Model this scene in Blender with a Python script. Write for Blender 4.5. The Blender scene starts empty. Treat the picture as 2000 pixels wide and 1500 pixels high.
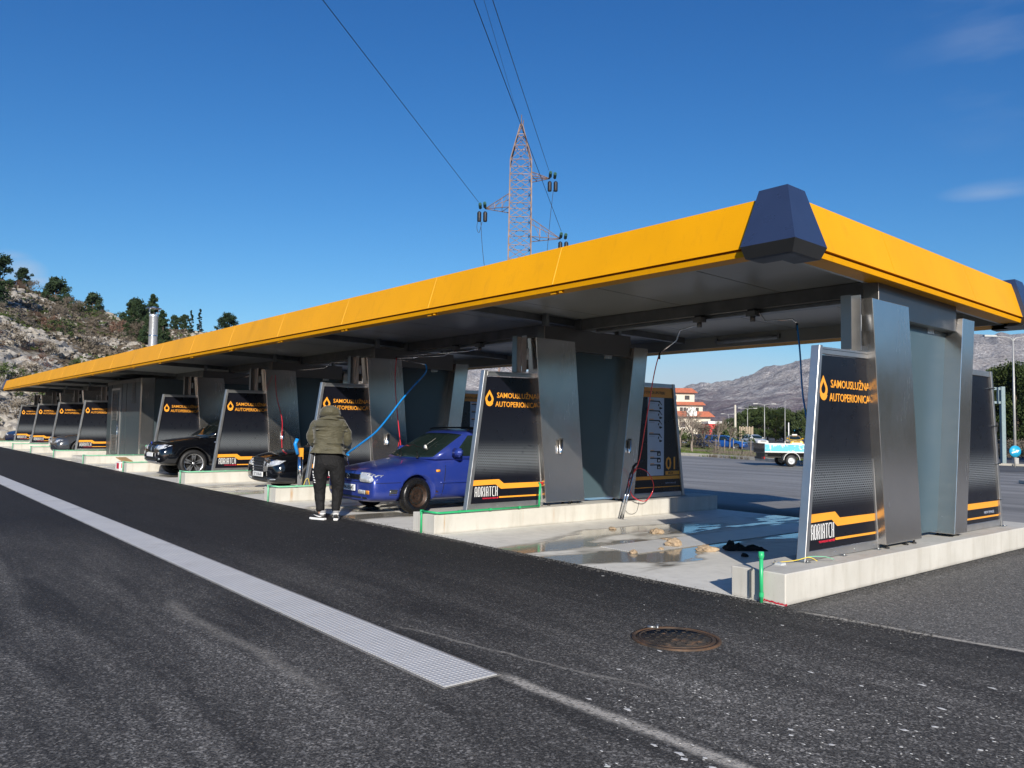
import bpy, bmesh, math, random
from mathutils import Vector, Matrix, noise
from mathutils.bvhtree import BVHTree
random.seed(7)
R = math.radians
SC = bpy.context.scene
COL = SC.collection

# ------------------------------------------------------------------ camera, light, exposure
cam_d = bpy.data.cameras.new('camera'); cam = bpy.data.objects.new('camera', cam_d); COL.objects.link(cam)
CAM = Vector((3.7034, -6.1606, 1.485))
cr = Vector((0.641034, 0.767353, 0.015688)); cu = Vector((0.032363, -0.047445, 0.998349)); cf = Vector((-0.766830, 0.639468, 0.055248))
cam.matrix_world = Matrix(((cr.x, cu.x, -cf.x, CAM.x), (cr.y, cu.y, -cf.y, CAM.y), (cr.z, cu.z, -cf.z, CAM.z), (0, 0, 0, 1)))
cam_d.sensor_width = 36; cam_d.lens = 1535.64 / 2000 * 36; cam_d.clip_start = .05; cam_d.clip_end = 9000
SC.camera = cam
SUN_TO = Vector((1.92, -1.32, 1.0)).normalized()            # towards the sun
SUN_EL = math.asin(SUN_TO.z)
world = bpy.data.worlds.new('World'); SC.world = world; world.use_nodes = True
wt = world.node_tree; wn = wt.nodes; wl = wt.links
for n in list(wn): wn.remove(n)
wo = wn.new('ShaderNodeOutputWorld'); bg = wn.new('ShaderNodeBackground'); sky = wn.new('ShaderNodeTexSky')
sky.sky_type = 'NISHITA'; sky.sun_disc = False; sky.sun_elevation = SUN_EL
sky.sun_rotation = math.atan2(SUN_TO.x, SUN_TO.y)
sky.air_density = 1.0; sky.dust_density = 0.25; sky.ozone_density = 3.5; sky.altitude = 0
bg.inputs['Strength'].default_value = 0.095
# soft clouds low over the horizon and a few wisps, fixed in the sky by direction
wtc = wn.new('ShaderNodeTexCoord'); wnz = wn.new('ShaderNodeTexNoise'); wmap = wn.new('ShaderNodeMapping')
wmap.inputs['Scale'].default_value = (3.0, 3.0, 13.0)
wl.new(wtc.outputs['Generated'], wmap.inputs['Vector']); wl.new(wmap.outputs[0], wnz.inputs['Vector'])
wnz.inputs['Scale'].default_value = 1.6; wnz.inputs['Detail'].default_value = 5; wnz.inputs['Roughness'].default_value = .55
def sky_blob(direction, size, stretch, lo, hi):
    d = Vector(direction).normalized()
    sub = wn.new('ShaderNodeVectorMath'); sub.operation = 'SUBTRACT'; sub.inputs[1].default_value = d
    wl.new(wtc.outputs['Generated'], sub.inputs[0])
    sc = wn.new('ShaderNodeVectorMath'); sc.operation = 'MULTIPLY'; sc.inputs[1].default_value = (1 / size, 1 / size, stretch / size)
    wl.new(sub.outputs[0], sc.inputs[0])
    ln = wn.new('ShaderNodeVectorMath'); ln.operation = 'LENGTH'; wl.new(sc.outputs[0], ln.inputs[0])
    mr = wn.new('ShaderNodeMapRange'); mr.inputs['From Min'].default_value = 1.0; mr.inputs['From Max'].default_value = 0.0
    mr.inputs['To Min'].default_value = 0; mr.inputs['To Max'].default_value = 1; wl.new(ln.outputs['Value'], mr.inputs['Value'])
    ns = wn.new('ShaderNodeMapRange'); ns.inputs['From Min'].default_value = lo; ns.inputs['From Max'].default_value = hi
    wl.new(wnz.outputs['Fac'], ns.inputs['Value'])
    mu = wn.new('ShaderNodeMath'); mu.operation = 'MULTIPLY'; wl.new(mr.outputs[0], mu.inputs[0]); wl.new(ns.outputs[0], mu.inputs[1])
    return mu.outputs[0]
def pixdir(x, y): return (cf + cr * ((x - 1000) / 1535.64) + cu * ((750 - y) / 1535.64)).normalized()
blobs = [sky_blob(pixdir(1350, 752), .24, 4.2, -.15, .45), sky_blob(pixdir(1060, 725), .12, 5, .3, .6), sky_blob(pixdir(45, 530), .026, 1.6, .2, .6),
         sky_blob(pixdir(70, 548), .02, 2.4, .2, .6), sky_blob(pixdir(1950, 370), .06, 5, .35, .8), sky_blob(pixdir(1990, 60), .13, 1.0, .5, 1.4), sky_blob(pixdir(25, 498), .02, 3, .4, .8)]
acc = blobs[0]
for b in blobs[1:]:
    m = wn.new('ShaderNodeMath'); m.operation = 'MAXIMUM'; wl.new(acc, m.inputs[0]); wl.new(b, m.inputs[1]); acc = m.outputs[0]
mm = wn.new('ShaderNodeMath'); mm.operation = 'MULTIPLY'; mm.inputs[1].default_value = .75; wl.new(acc, mm.inputs[0])
# the clear, deep blue of the photograph: one even grade of the whole sky
sep = wn.new('ShaderNodeSeparateColor'); cmbc = wn.new('ShaderNodeCombineColor'); wl.new(sky.outputs[0], sep.inputs[0])
for k_, (ga, mu_) in enumerate(((1.80, .165), (1.28, .465), (1.0, .93))):
    pw = wn.new('ShaderNodeMath'); pw.operation = 'POWER'; pw.inputs[1].default_value = ga; wl.new(sep.outputs[k_], pw.inputs[0])
    ml = wn.new('ShaderNodeMath'); ml.operation = 'MULTIPLY'; ml.inputs[1].default_value = mu_; wl.new(pw.outputs[0], ml.inputs[0]); wl.new(ml.outputs[0], cmbc.inputs[k_])
wmix = wn.new('ShaderNodeMix'); wmix.data_type = 'RGBA'; wmix.inputs[7].default_value = (4.2, 4.8, 5.8, 1)
wl.new(mm.outputs[0], wmix.inputs[0]); wl.new(cmbc.outputs[0], wmix.inputs[6]); wl.new(wmix.outputs[2], bg.inputs['Color'])
wl.new(bg.outputs[0], wo.inputs['Surface'])
sun_d = bpy.data.lights.new('sun', 'SUN'); sun = bpy.data.objects.new('sun', sun_d); COL.objects.link(sun)
sun_d.energy = 4.6; sun_d.angle = R(.53); sun_d.color = (1.0, .93, .82)
sun.rotation_euler = (-SUN_TO).to_track_quat('-Z', 'Y').to_euler()
SC.view_settings.view_transform = 'Standard'; SC.view_settings.look = 'None'; SC.view_settings.gamma = 1; SC.view_settings.exposure = 0.42
SC.view_settings.use_curve_mapping = False
SC.render.engine = 'CYCLES'; SC.cycles.max_bounces = 8; SC.cycles.use_denoising = True
SC.cycles.caustics_reflective = False; SC.cycles.caustics_refractive = False; SC.cycles.sample_clamp_indirect = 6

# ------------------------------------------------------------------ materials
MATS = {}
class NT:
    def __init__(s, m): s.t = m.node_tree; s.n = s.t.nodes; s.l = s.t.links
    def new(s, k, **kw):
        n = s.n.new('ShaderNode' + k)
        for a, v in kw.items(): setattr(n, a, v)
        return n
    def inp(s, sock, v):
        if isinstance(v, bpy.types.NodeSocket): s.l.new(v, sock)
        elif v is not None: sock.default_value = v
    def math(s, op, a, b=None, c=None, clamp=False):
        n = s.new('Math', operation=op, use_clamp=clamp); s.inp(n.inputs[0], a)
        if b is not None: s.inp(n.inputs[1], b)
        if c is not None: s.inp(n.inputs[2], c)
        return n.outputs[0]
    def coord(s, kind='Object', scale=(1, 1, 1), loc=(0, 0, 0), rot=(0, 0, 0)):
        t = s.new('TexCoord'); m = s.new('Mapping'); m.inputs['Scale'].default_value = scale; m.inputs['Location'].default_value = loc
        m.inputs['Rotation'].default_value = rot; s.l.new(t.outputs[kind], m.inputs['Vector']); return m.outputs[0]
    def pos(s, scale=(1, 1, 1), rot=(0, 0, 0)):
        g = s.new('NewGeometry'); m = s.new('Mapping'); m.inputs['Scale'].default_value = scale; m.inputs['Rotation'].default_value = rot
        s.l.new(g.outputs['Position'], m.inputs['Vector']); return m.outputs[0]
    def noise(s, vec, scale, detail=4, rough=.55, dist=0):
        n = s.new('TexNoise'); s.l.new(vec, n.inputs['Vector']); n.inputs['Scale'].default_value = scale; n.inputs['Detail'].default_value = detail
        n.inputs['Roughness'].default_value = rough; n.inputs['Distortion'].default_value = dist; return n.outputs['Fac']
    def voro(s, vec, scale, feature='F1', rnd=1.0, out='Distance'):
        n = s.new('TexVoronoi', feature=feature); s.l.new(vec, n.inputs['Vector']); n.inputs['Scale'].default_value = scale
        n.inputs['Randomness'].default_value = rnd; return n.outputs[out]
    def rng(s, v, a, b, c=0., d=1., smooth=False):
        n = s.new('MapRange'); n.interpolation_type = 'SMOOTHSTEP' if smooth else 'LINEAR'
        s.l.new(v, n.inputs['Value']); n.inputs['From Min'].default_value = a; n.inputs['From Max'].default_value = b
        n.inputs['To Min'].default_value = c; n.inputs['To Max'].default_value = d; return n.outputs[0]
    def mix(s, f, a, b, blend='MIX'):
        n = s.new('Mix', data_type='RGBA', blend_type=blend); s.inp(n.inputs[0], f)
        for k, v in ((6, a), (7, b)):
            if isinstance(v, (tuple, list)): v = (v[0], v[1], v[2], 1)
            s.inp(n.inputs[k], v)
        return n.outputs[2]
    def ramp(s, f, stops):
        n = s.new('ValToRGB'); e = n.color_ramp.elements
        while len(e) > len(stops): e.remove(e[-1])
        while len(e) < len(stops): e.new(1)
        for k, (p, c) in enumerate(stops): e[k].position = p; e[k].color = (c[0], c[1], c[2], 1)
        s.l.new(f, n.inputs[0]); return n.outputs[0]
    def bump(s, h, strength=.3, dist=.01, normal=None):
        n = s.new('Bump'); n.inputs['Strength'].default_value = strength; n.inputs['Distance'].default_value = dist
        s.l.new(h, n.inputs['Height'])
        if normal is not None: s.l.new(normal, n.inputs['Normal'])
        return n.outputs[0]
    def xyz(s, vec):
        n = s.new('SeparateXYZ'); s.l.new(vec, n.inputs[0]); return n.outputs
def newmat(name):
    m = bpy.data.materials.new(name); m.use_nodes = True; t = NT(m); b = t.n['Principled BSDF']; MATS[name] = m; return m, t, b
def setp(b, **k):
    al = dict(color='Base Color', rough='Roughness', metal='Metallic', spec='Specular IOR Level', coat='Coat Weight', coat_rough='Coat Roughness', trans='Transmission Weight', ior='IOR', aniso='Anisotropic', sheen='Sheen Weight', alpha='Alpha', normal='Normal')
    for a, v in k.items():
        s = b.inputs[al[a]]
        if isinstance(v, bpy.types.NodeSocket): b.id_data.links.new(v, s)
        elif isinstance(v, (tuple, list)): s.default_value = (v[0], v[1], v[2], 1)
        else: s.default_value = v
def simple(name, color, rough=.5, metal=0., var=.12, vscale=6., bump=.0, bscale=40., dirt=0., **k):
    m, t, b = newmat(name); v = t.coord()
    n = t.noise(v, vscale, 4); f = t.rng(n, .3, .7, 1 - var, 1 + var)
    c = t.mix(1.0, color, f, 'MULTIPLY')
    if dirt: c = t.mix(t.rng(t.noise(v, vscale * .6, 6, .65), .48, .72, 0, dirt), c, (.17, .15, .12))
    setp(b, color=c, rough=t.rng(t.noise(v, vscale * 2.3, 3), .3, .7, max(.02, rough * .85), min(1, rough * 1.15)), metal=metal, **k)
    if bump: setp(b, normal=t.bump(t.noise(v, bscale, 4), bump, .01))
    return m
YEL = (.76, .345, .001)
def brushed(name, color, rough, axis_scale, rmul=1.0, dirt=0.0):
    m, t, b = newmat(name); v = t.coord('Object', axis_scale); n = t.noise(v, 14, 4, .6)
    big = t.noise(t.coord('Object'), 1.7, 3)
    col = t.mix(t.rng(n, .3, .7), tuple(c * .93 for c in color), color)
    col = t.mix(t.rng(big, .35, .7, 0, .15), col, tuple(c * .72 for c in color))
    setp(b, color=col, metal=.955, rough=t.math('ADD', t.rng(n, .3, .7, rough * .85, rough * 1.15), t.rng(big, .35, .7, 0, .06)))
    return m
def flake(name, color, rough=.25, coat=1.0, dirt=.0):
    m, t, b = newmat(name); v = t.coord(); d = t.rng(t.noise(v, 3, 6, .65), .45, .75, 0, dirt)
    setp(b, color=t.mix(d, color, (.22, .22, .22)), rough=t.math('ADD', d, rough, clamp=True), metal=.15, coat=coat, coat_rough=.05, normal=t.bump(t.noise(v, 1.5, 2), .04, .02))
    return m

def build_materials():
    # asphalt of the forecourt: black new asphalt, dusty and streaked, with white specks of laitance
    m, t, b = newmat('asphalt'); p = t.pos(); x, y, z = t.xyz(p)[0:3]
    st = t.noise(t.pos((.22, 1.9, 1), (0, 0, R(-7))), 1.3, 6, .68, .35)
    big = t.noise(t.pos((.5, 1.2, 1)), .33, 5, .6); fine = t.noise(p, 95, 3, .7); mid = t.noise(p, 9, 5, .65)
    grit = t.voro(p, 120, out='Color'); g2_ = t.xyz(t.voro(p, 78, out='Color'))[1]; gx = t.math('ADD', t.math('MULTIPLY', t.xyz(grit)[0], .45), t.math('MULTIPLY', t.math('POWER', g2_, 7.0), .75))
    near = t.rng(t.math('ADD', t.math('MULTIPLY', x, .55), t.math('MULTIPLY', y, -1.15)), -1.2, 4.6, 0, 1, True)
    back = t.rng(y, 6.0, 8.5, 0, 1, True)
    side = t.math('MULTIPLY', t.rng(x, -.1, .25, 0, 1, True), t.rng(t.math('SUBTRACT', y, t.math('MULTIPLY', x, .09)), -.12, .02, 0, 1, True))
    a = t.rng(t.math('ADD', t.math('MULTIPLY', big, .55), t.math('MULTIPLY', st, .62)), .46, .84, .02, 1)
    dust = t.math('MULTIPLY', a, t.rng(near, 0, 1, .06, 1.25))
    dust = t.math('MAXIMUM', dust, t.math('MULTIPLY', side, t.rng(mid, .3, .7, .45, .95)))
    base = t.mix(t.rng(gx, .25, .95), t.mix(near, (.006, .006, .007), (.018, .0172, .0165)), t.mix(near, (.042, .041, .042), (.085, .081, .077)))
    dusty = t.mix(t.rng(gx, .1, .9), (.052, .049, .045), (.48, .455, .415))
    c = t.mix(t.math('MINIMUM', dust, 1.0), base, dusty); c = t.mix(t.math('MULTIPLY', side, .55), c, t.mix(t.rng(gx, .1, .9), (.09, .088, .083), (.30, .29, .27)))
    yard = t.mix(t.rng(t.noise(t.pos((.25, 1.3, 1)), .5, 5, .6), .35, .65), (.17, .165, .158), (.31, .30, .285))
    c = t.mix(back, c, yard)
    # pale specks
    sv = t.voro(p, 22); pick = t.rng(t.noise(p, 1.7, 4, .7), .53, .7)
    speck = t.math('MULTIPLY', t.math('LESS_THAN', sv, .10), t.math('GREATER_THAN', pick, t.rng(t.xyz(t.voro(p, 22, out='Color'))[0], 0, 1, .05, 1.4)))
    c = t.mix(t.math('MULTIPLY', speck, .8), c, (.42, .41, .39))
    # sandy seam lines
    def seam(lo_x, hi_x, y0, slope, w, wob):
        yy = t.math('SUBTRACT', y, t.math('ADD', t.math('MULTIPLY', x, slope), y0))
        yy = t.math('ADD', yy, t.rng(t.noise(p, 1.3, 3), .3, .7, -wob, wob))
        m1 = t.rng(t.math('ABSOLUTE', yy), 0, w, 1, 0, True)
        m2 = t.math('MULTIPLY', t.rng(x, lo_x, lo_x + .25, 0, 1), t.rng(x, hi_x - .5, hi_x, 1, 0))
        return t.math('MULTIPLY', t.math('MULTIPLY', m1, m2), t.rng(t.noise(p, 30, 4, .7), .32, .62))
    s1 = seam(-.1, 60, -3.1, 0.015, .075, .02); s2 = seam(.1, 60, -.09, .105, .05, .02); s3 = seam(-3.3, -.2, -4.05, .02, .09, .05); s4 = seam(-1.5, .9, -2.72, .2, .03, .05)
    sm = t.math('MAXIMUM', t.math('MAXIMUM', s1, s2), t.math('MAXIMUM', t.math('MULTIPLY', s3, .25), t.math('MULTIPLY', s4, .35)))
    c = t.mix(t.math('MULTIPLY', sm, 1.7, clamp=True), c, (.42, .39, .34))
    h = t.math('ADD', t.math('MULTIPLY', t.voro(p, 75), .7), t.math('MULTIPLY', fine, .5))
    wet = t.math('MULTIPLY', t.rng(t.math('ADD', y, t.math('MULTIPLY', big, -1.6)), -2.1, -.9, 0, 1, True), t.rng(x, -9, -3.0, 1, 0, True))
    setp(b, color=c, rough=t.rng(t.math('MULTIPLY', wet, t.rng(mid, .4, .6)), 0, 1, .86, .6), spec=.35, normal=t.bump(h, .55, .006))
    # wet washed concrete floor of the bays
    m, t, b = newmat('bay_floor'); p = t.pos(); x, y, z = t.xyz(p)[0:3]
    n1 = t.noise(p, .8, 5, .6); n2 = t.noise(p, 5, 5, .65); n3 = t.noise(p, 60, 3)
    dr = t.noise(t.pos((1.6, .45, 1), (0, 0, R(12))), .9, 4, .6, .5)
    pud = t.noise(t.pos((1.5, .55, 1), (0, 0, R(-24))), .85, 4, .55, .35)
    mx = t.rng(t.math('ABSOLUTE', t.math('SUBTRACT', t.math('MODULO', t.math('ADD', x, 1000 * 5.297), 5.297), 2.15)), .5, 1.9, 1, 0, True)
    pm = t.math('ADD', pud, t.math('MULTIPLY', mx, .26))
    wet = t.rng(pm, .70, .755, 0, 1, True); damp = t.rng(pm, .64, .74, 0, 1, True)
    c = t.mix(t.rng(n1, .3, .7), (.66, .64, .59), (.76, .74, .685)); c = t.mix(t.rng(n2, .45, .75, 0, .35), c, (.36, .345, .31))
    c = t.mix(t.math('MULTIPLY', damp, .8), c, (.27, .25, .205)); c = t.mix(t.math('MULTIPLY', wet, .55), c, (.17, .152, .12))
    setp(b, color=c, rough=t.rng(wet, 0, 1, .62, .09), spec=t.rng(wet, 0, 1, .4, .45), normal=t.bump(t.math('MULTIPLY', n3, t.rng(wet, 0, 1, 1, 0)), .12, .004))
    # cast concrete of the plinths
    m, t, b = newmat('concrete'); p = t.pos(); x, y, z = t.xyz(p)[0:3]
    n1 = t.noise(p, 1.6, 5, .6); vert = t.noise(t.pos((9, 5, .7)), 1.2, 5, .6); n3 = t.noise(p, 70, 3); pores = t.voro(p, 34)
    c = t.mix(t.rng(n1, .3, .7), (.50, .48, .43), (.60, .58, .53)); c = t.mix(t.rng(vert, .5, .72, 0, .45), c, (.37, .34, .28))
    rust = t.math('MULTIPLY', t.rng(t.noise(t.pos((1, 6, .05)), 1.3, 2), .67, .73), t.rng(t.math('ABSOLUTE', t.math('SUBTRACT', z, .15)), .02, .16, 1, 0))
    c = t.mix(t.math('MULTIPLY', rust, .6), c, (.42, .22, .07))
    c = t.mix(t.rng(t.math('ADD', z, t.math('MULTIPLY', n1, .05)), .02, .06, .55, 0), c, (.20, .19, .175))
    c = t.mix(t.math('MULTIPLY', t.math('LESS_THAN', pores, .09), .5), c, (.22, .21, .19))
    setp(b, color=c, rough=.85, spec=.3, normal=t.bump(t.math('ADD', t.math('MULTIPLY', n3, .4), t.rng(pores, 0, .12)), .18, .004))
    # galvanised perforated drain cover
    m, t, b = newmat('grating'); p = t.pos(); x, y, z = t.xyz(p)[0:3]
    def per(v, w): return t.math('ABSOLUTE', t.math('SUBTRACT', t.math('FRACT', t.math('MULTIPLY', v, 1 / w)), .5))
    dx, dy = per(x, .034), per(y, .034); hole = t.math('LESS_THAN', t.math('ADD', t.math('POWER', dx, 2), t.math('POWER', dy, 2)), .05)
    dome = t.rng(t.math('ADD', t.math('POWER', dx, 2), t.math('POWER', dy, 2)), .0, .16, 1, 0, True)
    c = t.mix(t.rng(t.noise(p, 3, 4), .3, .7), (.70, .69, .66), (.80, .79, .76)); c = t.mix(t.rng(dome, .25, .9, .45, 0), c, (.42, .425, .43))
    c = t.mix(t.rng(t.noise(p, 1.2, 5, .7), .55, .75, 0, .45), c, (.30, .28, .24))
    setp(b, color=c, metal=.1, rough=.5, normal=t.bump(dome, .6, .006))
    simple('galv_edge', (.42, .40, .36), .5, .6, .2, 8, dirt=.4)
    # print of the sign panels: black with a band of elongated cells
    m, t, b = newmat('black_print'); v = t.coord(); o = t.xyz(v)
    br = t.new('TexBrick'); br.offset = .5; br.squash = 1
    cmb = t.new('CombineXYZ'); t.l.new(o[1], cmb.inputs[0]); t.l.new(o[2], cmb.inputs[1]); t.l.new(cmb.outputs[0], br.inputs['Vector'])
    br.inputs['Scale'].default_value = 1; br.inputs['Brick Width'].default_value = .042; br.inputs['Row Height'].default_value = .0235
    br.inputs['Mortar Size'].default_value = .0055; br.inputs['Mortar Smooth'].default_value = .5; br.inputs['Bias'].default_value = 0
    band = t.math('MULTIPLY', t.rng(o[2], .72, .98, 0, 1, True), t.rng(o[2], 1.0, 1.32, 1, 0, True))
    glow = t.math('MULTIPLY', t.rng(o[2], .80, 1.02, 0, 1, True), t.rng(o[2], 1.02, 1.9, 1, 0, True))
    c = t.mix(t.math('MULTIPLY', glow, .5), (.006, .0065, .0115), (.018, .023, .031))
    c = t.mix(t.math('MULTIPLY', t.math('MULTIPLY', br.outputs['Fac'], band), .95), c, (.20, .22, .24))
    setp(b, color=c, rough=t.rng(t.noise(v, 8, 3), .3, .7, .26, .36), spec=.45)
    simple('black_print_plain', (.008, .009, .014), .3, 0, .1, 3)
    simple('orange_print', (.86, .36, .035), .4, 0, .04, 3)
    simple('white_print', (.80, .80, .80), .4, 0, .04, 3)
    simple('red_print', (.62, .02, .05), .4)
    simple('pictogram_blue', (.52, .60, .72), .4, 0, .04)
    simple('black_ink', (.012, .012, .014), .4)
    simple('grey_ink', (.30, .34, .42), .4)
    m, t, b = newmat('yellow_paint'); v = t.pos()
    n = t.noise(v, .9, 3); sk_ = t.noise(t.pos((5, 5, .6)), 1.5, 5, .65); setp(b, color=t.mix(t.rng(sk_, .56, .78, 0, .35), t.mix(t.rng(n, .35, .65), tuple(k * .92 for k in YEL), YEL), (.50, .22, .012)), rough=.45, spec=.18, normal=t.bump(t.noise(t.pos((.7, .7, 3)), 1.0, 2), .05, .03))
    simple('yellow_trim', (.95, .58, .10), .3, 0, .05)
    simple('joint_yellow', (.88, .50, .06), .4, 0, .1)
    simple('brown_edge', (.36, .16, .02), .5, 0, .1)
    simple('cap_metal', (.055, .085, .17), .3, .55, .08, 2)
    simple('cap_metal_under', (.05, .052, .055), .38, .6, .08, 2)
    brushed('stainless', (.74, .71, .67), .20, (.3, 6, .25)); brushed('stainless_edge', (.62, .61, .59), .2, (.3, 6, .25)); brushed('stainless_dark', (.21, .20, .19), .33, (.3, .3, 6))
    simple('aluminium', (.50, .505, .51), .34, .85, .08, 5)
    simple('bright_flue', (.72, .73, .75), .32, .75, .05); simple('cabin_cladding', (.048, .066, .074), .42, .1, .1)
    simple('chrome', (.75, .76, .78), .08, 1.0, .03)
    m, t, b = newmat('teal_panel'); v = t.pos()
    setp(b, color=t.mix(t.rng(t.noise(v, .9, 3), .3, .7), (.066, .105, .125), (.076, .118, .14)), rough=.26, metal=.15, spec=.55, normal=t.bump(t.noise(v, 2, 2), .03, .02))
    m, t, b = newmat('ceiling_sheet'); v = t.pos()
    c = t.mix(t.rng(t.noise(v, .8, 4), .3, .7), (.30, .30, .27), (.37, .37, .34)); setp(b, color=c, rough=.3, spec=.5, normal=t.bump(t.noise(v, 3, 2), .08, .02))
    simple('dark_steel', (.16, .16, .155), .42, .3, .2, 4); simple('galvanised', (.30, .31, .31), .4, .8, .15, 8)
    simple('black_rubber', (.012, .012, .013), .6, 0, .2, 12); simple('tyre_wet', (.010, .010, .011), .28, 0, .3, 20, bump=.2, bscale=60)
    simple('green_pipe', (.03, .42, .16), .35, 0, .08, 8); simple('pale_green_pipe', (.22, .58, .36), .4, 0, .1, 8)
    simple('red_hose', (.62, .018, .035), .3, 0, .08, 10, coat=.4); simple('blue_hose', (.01, .25, .70), .3, 0, .08, 10, coat=.4)
    simple('black_plastic', (.014, .014, .015), .42, 0, .15, 10); simple('lamp_plastic', (.50, .52, .53), .35)
    simple('rusty_iron', (.12, .066, .036), .75, .3, .45, 9, bump=.3, bscale=30)
    simple('weathered_steel', (.18, .12, .098), .6, .2, .22, .7)
    simple('glass_insulator', (.07, .17, .14), .08, 0, .1, 3, trans=.3); simple('cable_black', (.012, .012, .016), .5)
    simple('cream_paint', (.62, .57, .47), .7, 0, .08, 3); simple('white_paint', (.78, .77, .74), .6, 0, .06, 2)
    simple('terracotta', (.42, .13, .07), .8, 0, .25, 3, bump=.3, bscale=8)
    simple('window_dark', (.03, .04, .05), .1, 0, .2, 2); simple('red_sign', (.55, .03, .03), .5)
    simple('lamp_grey', (.42, .42, .41), .5, .3, .1); simple('concrete_pole', (.52, .48, .40), .8, 0, .15, 3); simple('grey_green_paint', (.22, .29, .31), .5, .1, .1)
    simple('bark', (.10, .075, .055), .9, 0, .3, 8); simple('bare_twigs', (.26, .21, .17), .9, 0, .25, 8)
    simple('sign_blue', (.02, .36, .62), .4)
    # foliage
    def leaf(name, a, bb, c3):
        m, t, b = newmat(name); oi = t.new('ObjectInfo'); g = t.pos(); n = t.noise(g, 1.1, 3); n2 = t.noise(g, 6, 2)
        c = t.mix(t.rng(n, .35, .65), a, bb); c = t.mix(t.rng(n2, .5, .75, 0, .7), c, c3)
        c = t.mix(t.rng(oi.outputs['Random'], 0, 1, 0, .35), c, a)
        setp(b, color=c, rough=.65, spec=.25)
    leaf('pine_needles', (.014, .030, .014), (.032, .055, .019), (.060, .080, .024))
    leaf('pale_pine', (.022, .040, .013), (.055, .078, .020), (.105, .115, .028))  # paler, yellower needles than those of the hill pines
    leaf('green_shrub', (.04, .065, .018), (.075, .10, .03), (.12, .13, .045))
    leaf('rust_shrub', (.10, .055, .038), (.14, .08, .055), (.19, .12, .085))
    leaf('grey_shrub', (.13, .11, .085), (.19, .16, .125), (.25, .215, .17))
    leaf('grass_blades', (.07, .11, .02), (.13, .17, .04), (.22, .19, .08))
    # hill ground
    m, t, b = newmat('rocky_ground'); p = t.pos(); n = t.noise(p, .09, 6, .62); n2 = t.noise(p, .6, 6, .7); n3 = t.noise(p, 2.5, 5, .7)
    soil = t.mix(t.rng(n2, .35, .65), (.115, .085, .055), (.20, .155, .105)); soil = t.mix(t.rng(n3, .55, .75, 0, .7), soil, (.08, .09, .035))
    rock = t.mix(t.rng(n3, .38, .62), (.13, .115, .09), (.40, .375, .335))
    c = t.mix(t.rng(t.math('ADD', n, t.math('MULTIPLY', n2, .6)), .82, .9), soil, rock); setp(b, color=c, rough=.95, spec=.15, normal=t.bump(n3, .8, .4))
    m, t, b = newmat('limestone'); p = t.pos(); n3 = t.noise(p, 2.2, 6, .7)
    setp(b, color=t.ramp(n3, [(.3, (.13, .115, .095)), (.48, (.31, .285, .25)), (.7, (.46, .435, .395))]), rough=.9, spec=.2, normal=t.bump(n3, .7, .12))
    # mountain
    m, t, b = newmat('mountain_rock'); p = t.pos((1, 1, 1.6)); n = t.noise(p, .0035, 7, .62, .4); n2 = t.noise(p, .022, 7, .72, .6); n3 = t.noise(p, .09, 5, .75); zz = t.xyz(t.pos())[2]
    rock = t.mix(t.rng(n2, .38, .62), (.44, .43, .43), (.74, .72, .715)); veg = t.mix(t.rng(n3, .4, .65), (.23, .19, .215), (.34, .295, .305))
    alt = t.rng(zz, 10, 90, -.16, .14)
    f = t.rng(t.math('ADD', t.math('ADD', t.math('MULTIPLY', n, .6), t.math('MULTIPLY', n2, .55)), alt), .47, .60, 0, 1)
    c = t.mix(f, veg, rock); n4 = t.noise(p, .28, 5, .75); c = t.mix(t.rng(t.math('ADD', n3, t.math('MULTIPLY', n2, .5)), .80, .95, 0, .8), c, (.55, .53, .51)); c = t.mix(t.rng(n4, .42, .60, .65, 0), c, (.17, .14, .155)); setp(b, color=c, rough=1, spec=.05, normal=t.bump(t.math('ADD', t.math('ADD', n2, t.math('MULTIPLY', n3, .5)), t.math('MULTIPLY', n4, .22)), 1.0, 18))
    m, t, b = newmat('verge_ground'); p = t.pos(); n = t.noise(p, .5, 6, .65); n2 = t.noise(p, 3, 5, .7)
    c = t.mix(t.rng(n, .42, .58), (.05, .10, .018), (.15, .125, .07)); c = t.mix(t.rng(n2, .5, .7, 0, .7), c, (.26, .23, .17)); setp(b, color=c, rough=.95, spec=.1)
    simple('kerb_stone', (.50, .47, .40), .85, 0, .2, 1.5, bump=.3, bscale=20)
    simple('road_asphalt', (.085, .085, .088), .85, 0, .15, .6); simple('road_paint', (.65, .65, .62), .6)
    # cars
    flake('blue_paint', (.020, .042, .26), .28, .6, .12); flake('black_paint', (.0035, .004, .006), .10, 1.0, .0); flake('metallic_blue', (.01, .075, .30), .25)
    flake('silver_paint', (.50, .51, .53), .28); flake('dark_grey_paint', (.045, .05, .06), .22); flake('white_car_paint', (.75, .75, .73), .3); flake('yellow_car_paint', (.80, .48, .02), .3); flake('navy_paint', (.012, .02, .06), .2)
    simple('tinted_glass', (.010, .014, .014), .04, 0, .1, 2, spec=.8); simple('greenish_glass', (.012, .022, .020), .035, 0, .1, 2, spec=.9)
    m, t, b = newmat('headlight_glass'); v = t.coord(); setp(b, color=t.mix(t.rng(t.voro(v, 16), 0, .6), (.88, .90, .93), (.55, .58, .62)), rough=.12, metal=.2, spec=.8, coat=1)
    simple('amber_lens', (.75, .30, .03), .15); simple('tail_lens', (.45, .012, .012), .15); simple('wheel_arch_black', (.006, .006, .006), .8)
    simple('rusty_rim', (.05, .03, .022), .55, .5, .5, 16, bump=.3, bscale=30); simple('alloy_rim', (.62, .63, .65), .25, .9, .06); simple('plate_white', (.80, .81, .82), .4, 0, .03)
    simple('plate_blue', (.01, .05, .4), .4)
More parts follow.
